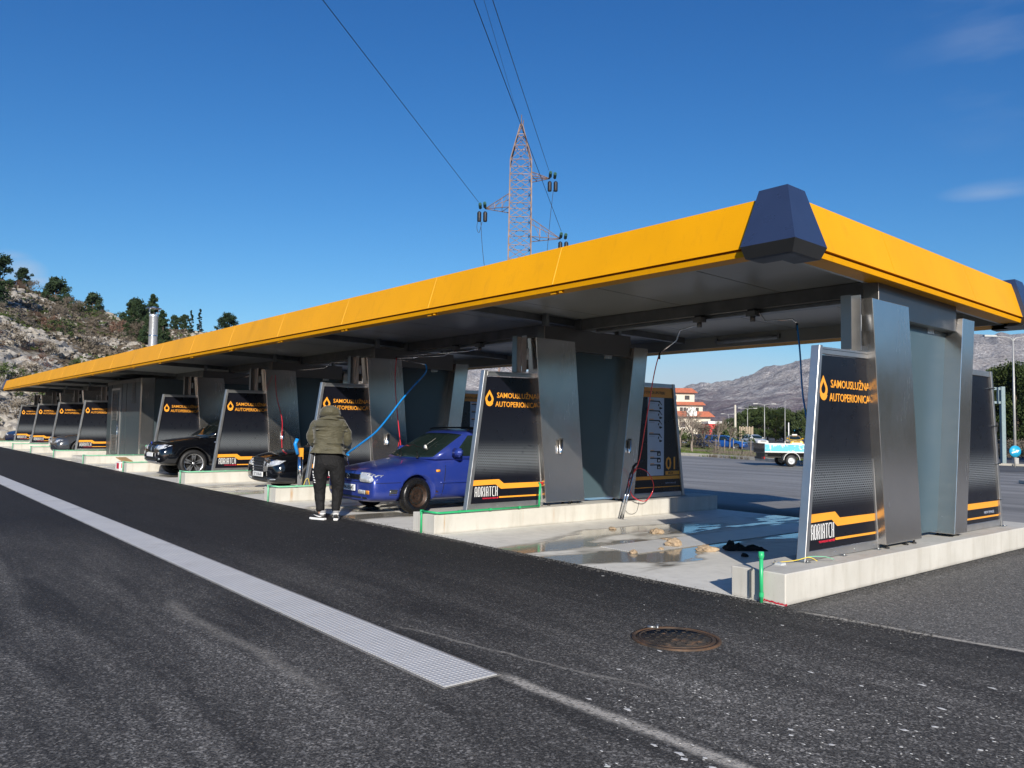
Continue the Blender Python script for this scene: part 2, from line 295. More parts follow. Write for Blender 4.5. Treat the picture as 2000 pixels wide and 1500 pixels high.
    m, t, b = newmat('truck_boards'); v = t.coord(); n = t.noise(v, 2.2, 6, .7); c = t.mix(t.rng(n, .55, .6), (.10, .46, .66), (.72, .74, .74)); setp(b, color=c, rough=.5)
    simple('truck_blue', (.02, .32, .58), .35, 0, .1, 3)
    # clothes
    m, t, b = newmat('olive_jacket'); v = t.coord(); fold = t.noise(t.coord('Object', (1, 1, 2.6)), 4.5, 4, .6, .8)
    setp(b, color=t.mix(t.rng(t.noise(v, 5, 4), .3, .7), (.060, .055, .032), (.088, .080, .047)), rough=.62, spec=.35, sheen=.2, normal=t.bump(fold, .8, .05))
    m, t, b = newmat('black_tracksuit'); v = t.coord(); fold = t.noise(t.coord('Object', (1.6, 1.6, 1)), 6, 4, .6, 1.2)
    setp(b, color=(.010, .010, .011), rough=.72, spec=.25, normal=t.bump(fold, .7, .05))
    simple('white_cloth', (.80, .80, .80), .6, 0, .04); simple('grey_sock', (.30, .30, .31), .8); simple('shoe_black', (.02, .02, .022), .6); simple('skin', (.45, .25, .17), .5, 0, .1, 10)
    simple('cardboard', (.42, .26, .12), .8); simple('yellow_wire', (.75, .55, .06), .5); simple('black_cloth', (.008, .008, .009), .9, 0, .3, 14)
    simple('clod', (.36, .27, .18), .95, 0, .3, 14, bump=.8, bscale=30)
    simple('brown_slatted_wood', (.45, .36, .26), .8, 0, .2, 4)
    m, t, b = newmat('manhole_iron'); v = t.coord(); o = t.xyz(v); rr = t.math('SQRT', t.math('ADD', t.math('POWER', o[0], 2), t.math('POWER', o[1], 2)))
    n = t.noise(v, 9, 5, .7); ring = t.rng(rr, .22, .29, 0, 1)
    c = t.mix(t.rng(n, .35, .65), (.022, .019, .017), (.075, .062, .05)); c = t.mix(t.math('MULTIPLY', t.math('MAXIMUM', t.rng(n, .56, .7, 0, .6), t.math('MULTIPLY', ring, .35)), t.rng(t.noise(v, 4, 4), .35, .6)), c, (.28, .13, .05)); setp(b, color=c, rough=.7, metal=.3, normal=t.bump(n, .3, .005))
build_materials()
def M(n): return MATS[n]
# ------------------------------------------------------------------ mesh helpers
class MB:
    def __init__(s): s.v = []; s.f = []; s.sm = []
    def add(s, vs, fs, smooth=False):
        o = len(s.v); s.v += [tuple(v) for v in vs]; s.f += [tuple(i + o for i in f) for f in fs]; s.sm += [smooth] * len(fs); return s
    def box(s, a, b):
        x0, y0, z0 = a; x1, y1, z1 = b
        return s.add([(x0, y0, z0), (x1, y0, z0), (x1, y1, z0), (x0, y1, z0), (x0, y0, z1), (x1, y0, z1), (x1, y1, z1), (x0, y1, z1)],
                     [(0, 3, 2, 1), (4, 5, 6, 7), (0, 1, 5, 4), (1, 2, 6, 5), (2, 3, 7, 6), (3, 0, 4, 7)])
    def obox(s, c, size, rot=None):
        m = rot.to_matrix() if hasattr(rot, 'to_matrix') else (rot or Matrix.Identity(3)); c = Vector(c); h = Vector(size) / 2
        vs = [c + m @ Vector((sx * h.x, sy * h.y, sz * h.z)) for sz in (-1, 1) for sx, sy in ((-1, -1), (1, -1), (1, 1), (-1, 1))]
        return s.add(vs, [(0, 3, 2, 1), (4, 5, 6, 7), (0, 1, 5, 4), (1, 2, 6, 5), (2, 3, 7, 6), (3, 0, 4, 7)])
    def prism(s, poly, a, b, axis='x'):
        """poly in the two other axes (y,z)/(x,z)/(x,y), between a and b on axis"""
        def P(p, t): return {'x': (t, p[0], p[1]), 'y': (p[0], t, p[1]), 'z': (p[0], p[1], t)}[axis]
        n = len(poly); vs = [P(p, a) for p in poly] + [P(p, b) for p in poly]
        return s.add(vs, [tuple(range(n))[::-1], tuple(range(n, 2 * n))] + [(i, (i + 1) % n, n + (i + 1) % n, n + i) for i in range(n)])
    def tube(s, pts, r, seg=8, caps=True, smooth=True):
        pts = [Vector(p) for p in pts]; n = len(pts); rr = r if isinstance(r, (list, tuple)) else [r] * n
        a = None; vs = []
        for i, p in enumerate(pts):
            t = (pts[min(i + 1, n - 1)] - pts[max(i - 1, 0)]).normalized()
            a = t.orthogonal().normalized() if a is None else (a - t * a.dot(t)).normalized()
            b = t.cross(a).normalized()
            for k in range(seg):
                an = 2 * math.pi * k / seg; vs.append(p + (a * math.cos(an) + b * math.sin(an)) * rr[i])
        fs = [(i * seg + k, i * seg + (k + 1) % seg, (i + 1) * seg + (k + 1) % seg, (i + 1) * seg + k) for i in range(n - 1) for k in range(seg)]
        s.add(vs, fs, smooth)
        if caps and n > 1:
            o = len(s.v) - len(vs); s.f += [tuple(o + k for k in range(seg))[::-1], tuple(o + (n - 1) * seg + k for k in range(seg))]; s.sm += [False, False]
        return s
    def bar(s, a, b, w, t=None): return s.tube([a, b], w / 2 * 1.2, 4, True, False)
    def lathe(s, prof, c=(0, 0, 0), axis='z', seg=24, smooth=True):
        vs = []; n = len(prof); c = Vector(c)
        for r, h in prof:
            for k in range(seg):
                a = 2 * math.pi * k / seg; u, w = r * math.cos(a), r * math.sin(a)
                vs.append(c + Vector({'z': (u, w, h), 'x': (h, u, w), 'y': (w, h, u)}[axis]))
        fs = [(i * seg + k, i * seg + (k + 1) % seg, (i + 1) * seg + (k + 1) % seg, (i + 1) * seg + k) for i in range(n - 1) for k in range(seg)]
        return s.add(vs, fs, smooth)
    def disc(s, c, r, axis='z', seg=24):
        c = Vector(c); vs = [c + Vector({'z': (r * math.cos(a), r * math.sin(a), 0), 'x': (0, r * math.cos(a), r * math.sin(a)), 'y': (r * math.cos(a), 0, r * math.sin(a))}[axis]) for a in [2 * math.pi * k / seg for k in range(seg)]]
        return s.add(vs, [tuple(range(seg))])
    def mesh(s, name):
        me = bpy.data.meshes.new(name); me.from_pydata(s.v, [], s.f)
        me.polygons.foreach_set('use_smooth', s.sm); me.update(); return me
    def build(s, name, mat, parent=None, bevel=0, loc=None, seg=1):
        o = link(name, s.mesh(name), mat, parent, loc)
        if bevel:
            b = o.modifiers.new('bevel', 'BEVEL'); b.width = bevel; b.segments = seg; b.limit_method = 'ANGLE'; b.angle_limit = R(40)
        return o
def link(name, me, mat=None, parent=None, loc=None):
    o = bpy.data.objects.new(name, me); COL.objects.link(o)
    if mat is not None and not me.materials: me.materials.append(M(mat) if isinstance(mat, str) else mat)
    if parent is not None: o.parent = parent
    if loc is not None: o.location = loc
    return o
def tag(o, label=None, cat=None, group=None, kind=None):
    for k, v in (('label', label), ('category', cat), ('group', group), ('kind', kind)):
        if v: o[k] = v
    return o
def thing(name, label, cat, loc=(0, 0, 0), rz=0, group=None):
    o = bpy.data.objects.new(name, None); COL.objects.link(o); o.location = loc; o.rotation_euler = (0, 0, rz); o.empty_display_size = .1
    return tag(o, label, cat, group)
KIDS = {}
def copy_tree(o, parent=None):
    c = o.copy(); COL.objects.link(c)
    if parent is not None: c.parent = parent
    for ch in list(o.children): copy_tree(ch, c)
    return c
def dup(o, label, loc, rz=None, scale=None):
    c = copy_tree(o); c['label'] = label; c.location = loc
    if rz is not None: c.rotation_euler = (0, 0, rz)
    if scale is not None: c.scale = scale if isinstance(scale, (tuple, list)) else (scale,) * 3
    return c
def struct(name, mb, mat): o = mb.build(name, mat); o['kind'] = 'structure'; return o
_txt = {}
def text_mesh(s, width, height, bold=0.0, depth=.003, key='x'):
    k = (s, width, height, bold, depth, key)
    if k in _txt: return _txt[k]
    cu_ = bpy.data.curves.new('lettering', 'FONT'); cu_.body = s; cu_.extrude = depth / 2; cu_.offset = bold; cu_.resolution_u = 2
    o = bpy.data.objects.new('lettering_source', cu_); me = bpy.data.meshes.new_from_object(o)
    bpy.data.objects.remove(o)
    xs = [v.co.x for v in me.vertices]; ys = [v.co.y for v in me.vertices]; x0, x1, y0, y1 = min(xs), max(xs), min(ys), max(ys)
    sx = width / (x1 - x0); sy = height / (y1 - y0)
    for v in me.vertices:
        a, b, c = v.co
        v.co = ((a - x0) * sx, (b - y0) * sy, c) if key == 'x' else (c, (a - x0) * sx, (b - y0) * sy)
    _txt[k] = me; return me
def text(name, s, w, h, mat, parent, loc, bold=.012, depth=.003, rz=0):
    """lettering on a +X face: reads towards +Y, up +Z, starting at loc (lower left)"""
    me = text_mesh(s, w, h, bold, depth, 'yz')
    if me.materials and me.materials[0] != M(mat): me = me.copy(); me.materials.clear()
    o = link(name, me, mat, parent, loc); o.rotation_euler = (0, 0, rz); return o
def sub_mod(o, lv=1):
    m = o.modifiers.new('sub', 'SUBSURF'); m.levels = lv; m.render_levels = lv; return o
def evaluated(o):
    bpy.context.view_layer.update(); dg = bpy.context.evaluated_depsgraph_get(); me = bpy.data.meshes.new_from_object(o.evaluated_get(dg)); return me
ORD = ['first', 'second', 'third', 'fourth', 'fifth', 'sixth', 'seventh', 'eighth', 'ninth', 'tenth', 'eleventh', 'twelfth']
S = 5.2968; NW = 10; PW = .54; PH = .268; PL = 6.46
def which(k): return ['nearest', 'second nearest', 'third nearest', 'fourth nearest', 'fifth nearest', 'sixth nearest', 'seventh nearest', 'eighth nearest', 'ninth nearest', 'farthest'][k]
def whichw(k): return 'the ' + which(k) + ' concrete plinth'

# ------------------------------------------------------------------ ground
def gz(y): return 0.0 if y < 7 else (-.4 * (y - 7) / 23 if y < 30 else -.4)
mb = MB(); xs = [-2500, -400, -120, -60, -20, 0, 20, 60, 400, 2500]; ys = [-2500, -300, -60, -10, 7, 12, 18, 24, 30, 45, 120, 600, 2600]
vs = [(x, y, gz(y)) for y in ys for x in xs]; nx = len(xs)
mb.add(vs, [(j * nx + i, j * nx + i + 1, (j + 1) * nx + i + 1, (j + 1) * nx + i) for j in range(len(ys) - 1) for i in range(nx - 1)])
struct('asphalt_ground', mb, 'asphalt')
mb = MB(); mb.add([(-49.2, -.03, .004), (.0, -.03, .004), (.0, PL + .02, .004), (-49.2, PL + .02, .004)], [(0, 1, 2, 3)])
struct('bay_floor', mb, 'bay_floor')
# loose gravel along the edge of the slab and grains scattered on the asphalt
mb = MB(); rg = random.Random(3)
def pebble(mb, x, y, z, r, rg, flat=.6):
    vs = []
    for k in range(5):
        a = k * 1.2566 + rg.random() * .5; q = r * (.7 + .5 * rg.random()); vs.append((x + q * math.cos(a), y + q * math.sin(a), z + r * flat * .25 * rg.random()))
    vs += [(x, y, z + r * flat), (x, y, z - r * .3)]
    mb.add(vs, [(k, (k + 1) % 5, 5) for k in range(5)] + [((k + 1) % 5, k, 6) for k in range(5)])
for i in range(3000):
    x = rg.uniform(-9, 1.2) ; y = rg.gauss(-.05, .05) - .02
    if x > .02: y = rg.gauss(-.15 + (x) * .1, .1)
    pebble(mb, x, y, .002, rg.uniform(.004, .012), rg)
for i in range(1600):
    y = rg.uniform(0, 7); pebble(mb, .03 + abs(rg.gauss(0, .07)), y, .002, rg.uniform(.004, .013), rg)
for i in range(2600):
    t = rg.random() ** .6; a = rg.uniform(-.72, .68); d = 1.6 + 9 * t; px = CAM.x + d * (cf.x + a * cr.x); py = CAM.y + d * (cf.y + a * cr.y)
    if py < -.1: pebble(mb, px, py, .001, rg.uniform(.003, .008), rg)
tag(mb.build('loose_gravel', 'kerb_stone'), kind='stuff')
MATS['gravel_grey'] = simple('gravel_grey', (.085, .082, .078), .85, 0, .5, 60)
bpy.data.objects['loose_gravel'].data.materials[0] = M('gravel_grey')
# small white laitance spots on the asphalt in the foreground
mb = MB(); rg = random.Random(11)
for i in range(230):
    u = rg.uniform(1150, 2020); v = rg.uniform(1330, 1500) if i < 170 else rg.uniform(1080, 1330)
    dd = pixdir(u, v); tt = -CAM.z / dd.z; x, y = CAM.x + dd.x * tt, CAM.y + dd.y * tt
    if y > -.2: continue
    r = rg.uniform(.002, .006) if rg.random() < .9 else rg.uniform(.008, .015); n = 7; ph = rg.random() * 6
    vs = [(x + r * (1 + .5 * math.sin(ph + 2 * k)) * math.cos(k * 6.283 / n) * (1.6), y + r * (1 + .4 * math.cos(ph + 3 * k)) * math.sin(k * 6.283 / n), .002) for k in range(n)]
    mb.add(vs + [(x, y, .004)], [(k, (k + 1) % n, n) for k in range(n)])
MATS['laitance'] = simple('laitance', (.62, .61, .58), .8, 0, .1, 30)
tag(mb.build('laitance_spots', 'laitance'), kind='stuff')

# drainage channel across the forecourt: grating panels one by one
t_ = thing('drainage_channel', 'long strip of grey dimpled metal drain covers set in the black asphalt', 'drain', (-.03, -3.32, 0))
gm = None; n = 0; x = 0.0
while x > -52 and n < 100:
    if gm is None: gm = MB().box((-.4995, -.19, -.02), (-.0005, .19, .006)).mesh('grating_panel')
    o = link('grating_panel', gm, 'grating', t_, (x, 0, 0)); o.location.z = rg.uniform(0, .0005); x -= .5; n += 1
MB().box((-50, -.212, -.03), (.015, -.192, .003)).box((-50, .192, -.03), (.015, .212, .003)).box((.001, -.192, -.03), (.016, .192, .003)).build('channel_frame', 'galv_edge', t_)
# bay channels with gratings
for k in range(9):
    if k == 5: continue
    cx = -k * S - 2.9
    t_ = thing('bay_drain', ('grey dimpled drain cover strip along the floor of the ' + ('nearest' if k == 0 else ORD[k]) + (' bay' if k == 0 else ' bay from the right')), 'drain', (cx, 0, .006), 0, 'drain strips in the wash bay floors')
    yy = 1.1; c = 0
    while yy < 5.5:
        nmz = 'grating_panel'
        if c == 0 and k == 0: bgm = MB().box((-.32, .003, 0), (.32, .497, .006)).mesh('grating_panel')
        link(nmz, bgm, 'grating', t_, (0, yy, 0)); yy += .5; c += 1
    MB().box((-.335, 1.08, -.002), (-.322, 5.62, .005)).box((.322, 1.08, -.002), (.335, 5.62, .005)).build('channel_frame', 'galv_edge', t_)
# manhole cover
t_ = thing('manhole_cover', 'round rusty iron manhole cover in the asphalt in front of the nearest bay', 'manhole cover', (.10, -1.60, 0), R(20))
MB().lathe([(.315, .0), (.315, .012), (.285, .012), (.285, .004)], seg=40).build('ring', 'manhole_iron', t_)
mb = MB().lathe([(.0001, .009), (.28, .009), (.28, .0)], seg=40)
mb.build('cover_plate', 'manhole_iron', t_)
mb = MB(); rg = random.Random(5)
for i in range(-4, 5):
    for j in range(-4, 5):
        if math.hypot(i, j) < 4.1: mb.obox((i * .058, j * .058, .0105), (.030, .012, .005), Matrix.Rotation(R(45 if (i + j) % 2 else -45), 3, 'Z'))
mb.lathe([(.262, .009), (.262, .013), (.25, .013), (.25, .009)], seg=40)
mb.build('tread_pattern', 'manhole_iron', t_)
t_ = thing('small_tap_valve', 'small grey metal bolt lying at the edge of the manhole cover', 'bolt', (-.19, -1.52, 0), R(40))
MB().tube([(-.03, 0, .014), (.03, 0, .014)], .012, 8).build('shank', 'galvanised', t_); MB().lathe([(.0001, 0), (.024, 0), (.024, .016), (.0001, .016)], (.035, 0, .014), 'x', 6).build('head', 'galvanised', t_)

# ------------------------------------------------------------------ plinths, sign panels, divider pillars
rg = random.Random(21)
def plinth_mesh():
    bm = bmesh.new(); bmesh.ops.create_cube(bm, size=1)
    for v in bm.verts: v.co = ((v.co.x - .5) * PW, (v.co.y + .5) * PL, (v.co.z + .5) * PH)
    bmesh.ops.bevel(bm, geom=[e for e in bm.edges], offset=.008, segments=1, affect='EDGES')
    for c in [j * .6 for j in range(1, 11)]: bmesh.ops.bisect_plane(bm, geom=bm.verts[:] + bm.edges[:] + bm.faces[:], plane_co=(0, c, 0), plane_no=(0, 1, 0))
    for v in bm.verts: v.co += Vector((noise.noise(v.co * 1.7) * .004, noise.noise(v.co * 1.3 + Vector((9, 0, 0))) * .006, noise.noise(v.co * 1.9 + Vector((0, 7, 0))) * .005 if v.co.z > .1 else 0))
    me = bpy.data.meshes.new('concrete_plinth'); bm.to_mesh(me); bm.free(); return me
pm = plinth_mesh()
for k in range(NW):
    o = link('concrete_plinth', pm, 'concrete', None, (-k * S, 0, 0))
    tag(o, ['long pale concrete plinth nearest the camera with a green pipe on its end', 'concrete plinth left of the puddled bay, behind the manhole', 'concrete plinth directly behind the person in the olive jacket', 'concrete plinth between the black saloon and the black off-roader', 'concrete plinth in front of the equipment cabin at its right side', 'concrete plinth under the left half of the equipment cabin', 'concrete plinth just left of the equipment cabin', 'third concrete plinth from the far left end', 'second concrete plinth from the far left end', 'farthest concrete plinth at the left end of the row'][k], 'plinth', 'concrete plinths between the wash bays')
XC = -.27
def inset(poly, d):
    n = len(poly); out = []
    for i in range(n):
        p0, p1, p2 = Vector(poly[i - 1]), Vector(poly[i]), Vector(poly[(i + 1) % n]); a = (p1 - p0).normalized(); b = (p2 - p1).normalized()
        na, nb = Vector((-a.y, a.x)), Vector((-b.y, b.x)); m = (na + nb).normalized(); out.append(tuple(p1 + m * (d / max(.3, m.dot(na)))))
    return out
def arc(c, r, a0, a1, n): return [(c[0] + r * math.cos(R(a0 + (a1 - a0) * i / n)), c[1] + r * math.sin(R(a0 + (a1 - a0) * i / n))) for i in range(n + 1)]
def drop_meshes():
    # outline of the drop: outer teardrop minus inner teardrop, and the small bowl underneath
    def tear(cx, cz, r, top, n=14):
        pts = arc((cx, cz), r, -205, 25, n); return pts + [(cx, top)]
    cx, cz = 1.125, 1.905
    oo = tear(cx, cz, .078, 2.045); ii = tear(cx, cz + .004, .042, 1.985)
    mb = MB(); n = len(oo)
    for h, (a, b) in enumerate(((oo, ii),)):
        for i in range(n):
            j = (i + 1) % n
            mb.prism([a[i], a[j], b[j], b[i]], 0, .003)
    return mb
def bar_text(chars, y0, z0, w, h, gap, t):
    """narrow modular capitals built from strokes, used for the logo word"""
    G = {'A': [[(0, 0), (0, .8), (.2, 1), (.8, 1), (1, .8), (1, 0)], [(0, .42), (1, .42)]], 'D': [[(0, 0), (0, 1), (.75, 1), (1, .8), (1, .2), (.75, 0), (0, 0)]],
         'R': [[(0, 0), (0, 1), (.8, 1), (1, .85), (1, .6), (.75, .46), (0, .46)], [(.6, .46), (1, 0)]], 'I': [[(.5, 0), (.5, 1)]], 'T': [[(0, 1), (1, 1)], [(.5, 1), (.5, 0)]],
         'C': [[(1, 1), (.25, 1), (0, .8), (0, .2), (.25, 0), (1, 0)]], 'H': [[(0, 0), (0, 1)], [(1, 0), (1, 1)], [(0, .5), (1, .5)]]}
    mb = MB(); y = y0
    for c in chars:
        ww = w * (.3 if c == 'I' else 1)
        for st in G[c]:
            for (a, b), (e, f) in zip(st[:-1], st[1:]):
                p, q = Vector((y + a * ww, z0 + b * h)), Vector((y + e * ww, z0 + f * h)); d = (q - p).normalized(); nn = Vector((-d.y, d.x)) * t / 2; p -= d * t / 2; q += d * t / 2
                mb.prism([tuple(p + nn), tuple(p - nn), tuple(q - nn), tuple(q + nn)], 0, .003)
        y += ww + gap
    return mb
def make_front_panel():
    t = thing('sign_panel', '', 'sign', (0, 0, 0))
    board = [(.77, .36), (2.19, .36), (2.02, 2.262), (1.055, 2.245)]
    MB().prism(board, XC - .02, XC + .01).build('board', 'black_print', t)
    # frame: front pole, top rail, bottom rail, rear stile
    MB().prism([(.71, .272), (.775, .272), (1.062, 2.335), (1.0, 2.335)], XC - .045, XC + .045).build('front_pole', 'aluminium', t, .004)
    MB().prism([(1.0625, 2.255), (2.04, 2.268), (2.035, 2.338), (1.072, 2.325)], XC - .03, XC + .03).build('top_rail', 'aluminium', t, .003)
    MB().prism([(1.0725, 2.2995), (2.034, 2.3125), (2.034, 2.3165), (1.0725, 2.3035)], XC + .0302, XC + .0335).build('rail_groove', 'black_plastic', t)
    MB().prism([(.7765, .275), (2.20, .275), (2.192, .358), (.787, .358)], XC - .028, XC + .028).build('bottom_rail', 'aluminium', t, .003)
    MB().prism([(2.192, .275), (2.225, .275), (2.055, 2.335), (2.022, 2.335)], XC - .03, XC + .03).build('rear_stile', 'aluminium', t, .003)
    xf = XC + .0102
    MB().prism([(.823, .62), (1.27, .63), (1.375, .56), (2.172, .565), (2.165, .64), (1.43, .64), (1.335, .705), (.835, .70)], xf, xf + .0015).build('orange_band', 'orange_print', t)
    MB().prism([(1.34, .425), (2.182, .425), (2.180, .448), (1.34, .448)], xf, xf + .0015).build('orange_line', 'orange_print', t)
    o = drop_meshes().build('drop_logo', 'orange_print', t, 0, (xf, 0, 0))
    MB().prism(arc((1.125, 1.872), .072, 195, 345, 12) + [(1.17, 1.862), (1.125, 1.835), (1.08, 1.862)], xf + .0032, xf + .0045).build('drop_bowl', 'orange_print', t)
    text('lettering', 'SAMOUSLUŽNA', .80, .102, 'orange_print', t, (xf + .0015, 1.27, 1.93), .009)
    text('lettering', 'AUTOPERIONICA', .83, .082, 'orange_print', t, (xf + .0015, 1.24, 1.795), .009)
    bar_text('ADRIATCH', .885, .462, .034, .135, .0245, .0105).build('lettering', 'white_print', t, 0, (xf, 0, 0))
    text('lettering', 'TECHNOLOGY MEETS', .27, .021, 'red_print', t, (xf + .001, 1.02, .418), .03)
    MB().prism(arc((1.31, .43), .014, 0, 330, 10), xf, xf + .002).build('red_mark', 'red_print', t)
    # screws and base brackets
    mb = MB()
    for y in (.9, 1.3, 1.7, 2.1): mb.lathe([(.0001, .0315), (.006, .0315), (.006, .028)], (XC, y, .315), 'x', 8)
    mb.build('screw_heads', 'chrome', t)
    mb = MB()
    for y in (.73, 1.42, 2.14): mb.box((XC - .07, y - .035, .266), (XC + .075, y + .035, .274)).lathe([(.0001, .022), (.008, .022), (.008, 0)], (XC + .06, y, .272), 'z', 8)
    mb.build('foot_plate', 'galvanised', t)
    return t
def make_rear_panel(kind, num):
    t = thing('sign_panel', '', 'sign', (0, 0, 0))
    MB().prism([(4.2, .36), (5.70, .36), (5.405, 2.25), (4.5, 2.25)], XC - .02, XC + .01).build('board', 'black_print' if kind == 'plain' else 'black_print_plain', t)
    MB().prism([(5.70, .272), (5.765, .272), (5.465, 2.33), (5.405, 2.33)], XC - .045, XC + .04).build('rear_pole', 'aluminium', t, .004)
    MB().prism([(4.5, 2.255), (5.4075, 2.255), (5.4, 2.325), (4.5, 2.325)], XC - .03, XC + .03).build('top_rail', 'aluminium', t, .003)
    MB().prism([(4.2, .275), (5.69, .275), (5.682, .358), (4.2, .358)], XC - .028, XC + .028).build('bottom_rail', 'aluminium', t, .003)
    MB().box((XC - .07, 5.62, .266), (XC + .075, 5.8, .274)).lathe([(.0001, .022), (.008, .022), (.008, 0)], (XC + .06, 5.75, .272), 'z', 8).build('foot_plate', 'galvanised', t)
    xf = XC + .0102
    if kind == 'plain':
        MB().prism([(4.2, .535), (5.668, .535), (5.657, .61), (4.2, .61)], xf, xf + .0015).build('orange_band', 'orange_print', t)
        MB().prism([(4.2, .408), (5.688, .408), (5.685, .43), (4.2, .43)], xf, xf + .0015).build('orange_line', 'orange_print', t)
        text('lettering', 'NEW IMAGE', .34, .035, 'grey_ink', t, (xf + .001, 5.18, .458), .015)
        mb = MB()
        for z in (.62, 1.1, 1.6, 2.1): mb.box((XC - .05, 5.70 - (z - .36) * .1557 - .02, z), (XC + .055, 5.79 - (z - .36) * .1557 + .01 - .01, z + .012))
        mb.build('pole_clips', 'chrome', t)
    else:
        MB().prism([(4.2, .59), (5.66, .59), (5.652, .65), (4.2, .65)], xf, xf + .0015).build('orange_band', 'orange_print', t)
        MB().prism([(4.2, .445), (5.682, .445), (5.68, .46), (4.2, .46)], xf, xf + .0015).build('orange_line', 'orange_print', t)
        MB().prism([(4.5, 2.072), (5.43, 2.072), (5.405, 2.244), (4.5, 2.244)], xf, xf + .0015).build('header_band', 'orange_print', t)
        text('lettering', 'UPUTSTVO ZA UPOTREBU', .66, .05, 'black_ink', t, (xf + .002, 4.55, 2.13), .01)
        MB().prism([(4.735, .66), (5.19, .66), (5.19, 2.068), (4.735, 2.068)], xf, xf + .0015).build('instruction_strip', 'pictogram_blue', t)
        MB().prism([(5.24, .665), (5.648, .665), (5.636, .735), (5.25, .735), (5.24, .725)], xf, xf + .0015).build('box_band', 'orange_print', t)
        text('lettering', num, .27, .235, 'orange_print', t, (xf + .001, 5.245, .76), .012); text('lettering', 'BOX', .14, .048, 'black_ink', t, (xf + .002, 5.32, .676), .012)
        text('lettering', 'NEW IMAGE', .30, .028, 'grey_ink', t, (xf + .001, 5.24, .505), .01)
        mb = MB(); mo = MB(); xg = xf + .0018
        for z in (2.03, 1.855, 1.68, 1.435):
            mo.prism([(4.775, z - .012), (4.90, z - .012), (4.90, z), (4.775, z)], xg, xg + .001)
            mb.prism([(4.775, z - .04), (5.03, z - .04), (5.10, z - .06), (5.14, z - .095), (5.125, z - .10), (5.08, z - .065), (5.07, z - .018), (4.775, z - .018)], xg, xg + .001)
            mb.prism([(5.03, z - .075), (5.06, z - .068), (5.045, z - .12), (5.02, z - .11)], xg, xg + .001); mb.prism([(5.06, z - .125), (5.14, z - .145), (5.14, z - .155), (5.09, z - .175), (5.055, z - .165)], xg, xg + .001)
            mb.prism([(4.775, z - .065), (4.93, z - .065), (4.93, z - .068), (4.775, z - .068)], xg, xg + .001)
        for z in (1.12, 1.0, .88):
            mo.prism([(4.81, z - .012), (4.92, z - .012), (4.92, z), (4.81, z)], xg, xg + .001)
            mb.prism([(4.81, z - .038), (5.0, z - .038), (5.0, z - .105), (5.10, z - .105), (5.10, z - .03), (5.08, z - .018), (4.81, z - .018)], xg, xg + .001)
        mb.build('pictograms', 'black_ink', t); mo.build('pictogram_titles', 'orange_print', t)
        mb = MB()
        for z in (1.12, .88): mb.prism([(5.03, z - .09), (5.075, z - .09), (5.0525, z - .045)], xg + .0012, xg + .002)
        mb.prism(arc((5.0525, .93), .022, 0, 340, 12), xg + .0012, xg + .002); mb.build('warning_signs', 'white_print', t)
    return t
def make_divider():
    t = thing('divider_pillar', '', 'pillar', (0, 0, 0))
    # pillar A, a leaning box of brushed steel; face and side sheets are separate pieces
    Ab = [(2.205, .315), (3.06, .315), (2.80, 2.90), (1.945, 2.90)]
    MB().prism(Ab, XC - .115, XC + .115).build('front_column', 'stainless', t, .006, None, 2)
    Bb = [(3.86, .305), (4.22, .305), (4.565, 2.91), (4.205, 2.91)]
    MB().prism(Bb, XC - .155, XC + .155).build('rear_column', 'stainless', t, .006, None, 2)
    MB().prism([(2.75, .33), (4.18, .33), (4.2, 2.80), (2.6, 2.80)], XC - .09, XC - .045).build('infill_panel', 'teal_panel', t)
    MB().prism([(2.15, 2.745), (4.185, 2.745), (4.185, 3.105), (2.15, 3.105)], XC - .085, XC + .085).build('header_box', 'stainless_dark', t, .004)
    MB().prism([(3.66, 2.69), (3.84, 2.70), (3.84, 2.743), (3.66, 2.743)], XC - .044, XC - .04).build('reflection_plate', 'stainless_edge', t)  # bright plate standing in for a reflection under the header
    # upright channel rising between sign panel and column
    MB().box((XC - .06, 1.62, 2.34), (XC - .054, 1.80, 2.90)).box((XC - .06, 1.614, 2.34), (XC + .05, 1.62, 2.90)).build('channel_back', 'stainless_dark', t)
    MB().box((XC - .05, 1.80, 2.34), (XC + .06, 1.806, 2.92)).build('channel_blade', 'aluminium', t)
    MB().prism([(1.812, 2.40), (1.935, 2.40), (1.90, 2.90), (1.812, 2.90)], XC - .06, XC - .03).build('dark_gap_sheet', 'black_plastic', t)  # black sheet painting the shade of the gap between channel and column
    MB().tube([(XC, 1.86, 2.55), (XC, 1.86, 2.72)], .035, 12).build('junction_lamp', 'lamp_plastic', t)
    # adjustable feet
    mb = MB()
    for y in (2.3, 2.75, 2.95, 3.95, 4.12):
        mb.lathe([(.0001, .268), (.026, .268), (.026, .282), (.011, .286), (.011, .33)], (XC + .075, y, 0), 'z', 10).lathe([(.0001, .268), (.026, .268), (.026, .282), (.011, .286), (.011, .33)], (XC - .075, y, 0), 'z', 10)
    mb.build('levelling_feet', 'black_rubber', t)
    # posts to the roof
    for y in (2.25, 3.95):
        MB().box((XC - .05, y - .035, 3.107), (XC + .05, y + .035, 3.32)).box((XC - .08, y - .07, 3.3), (XC + .08, y + .07, 3.315)).build('roof_post', 'galvanised', t)
    MB().lathe([(.0001, .127), (.038, .127), (.038, .118)], (XC, 3.42, 3.2), 'x', 14).build('bolt_hole', 'black_plastic', t)
    return t
def make_holder(parent_t):
    for y in (2.47, 4.06):
        h = MB().lathe([(.026, 1.08), (.026, 1.30), (.021, 1.30), (.021, 1.08)], (XC + .155, y, 0), 'z', 14).build('lance_holder', 'chrome', parent_t)
        MB().box((XC + .116, y + .028, 1.18), (XC + .165, y + .04, 1.325)).build('holder_bracket', 'black_plastic', h)
        if y > 3: h.location.x = .03
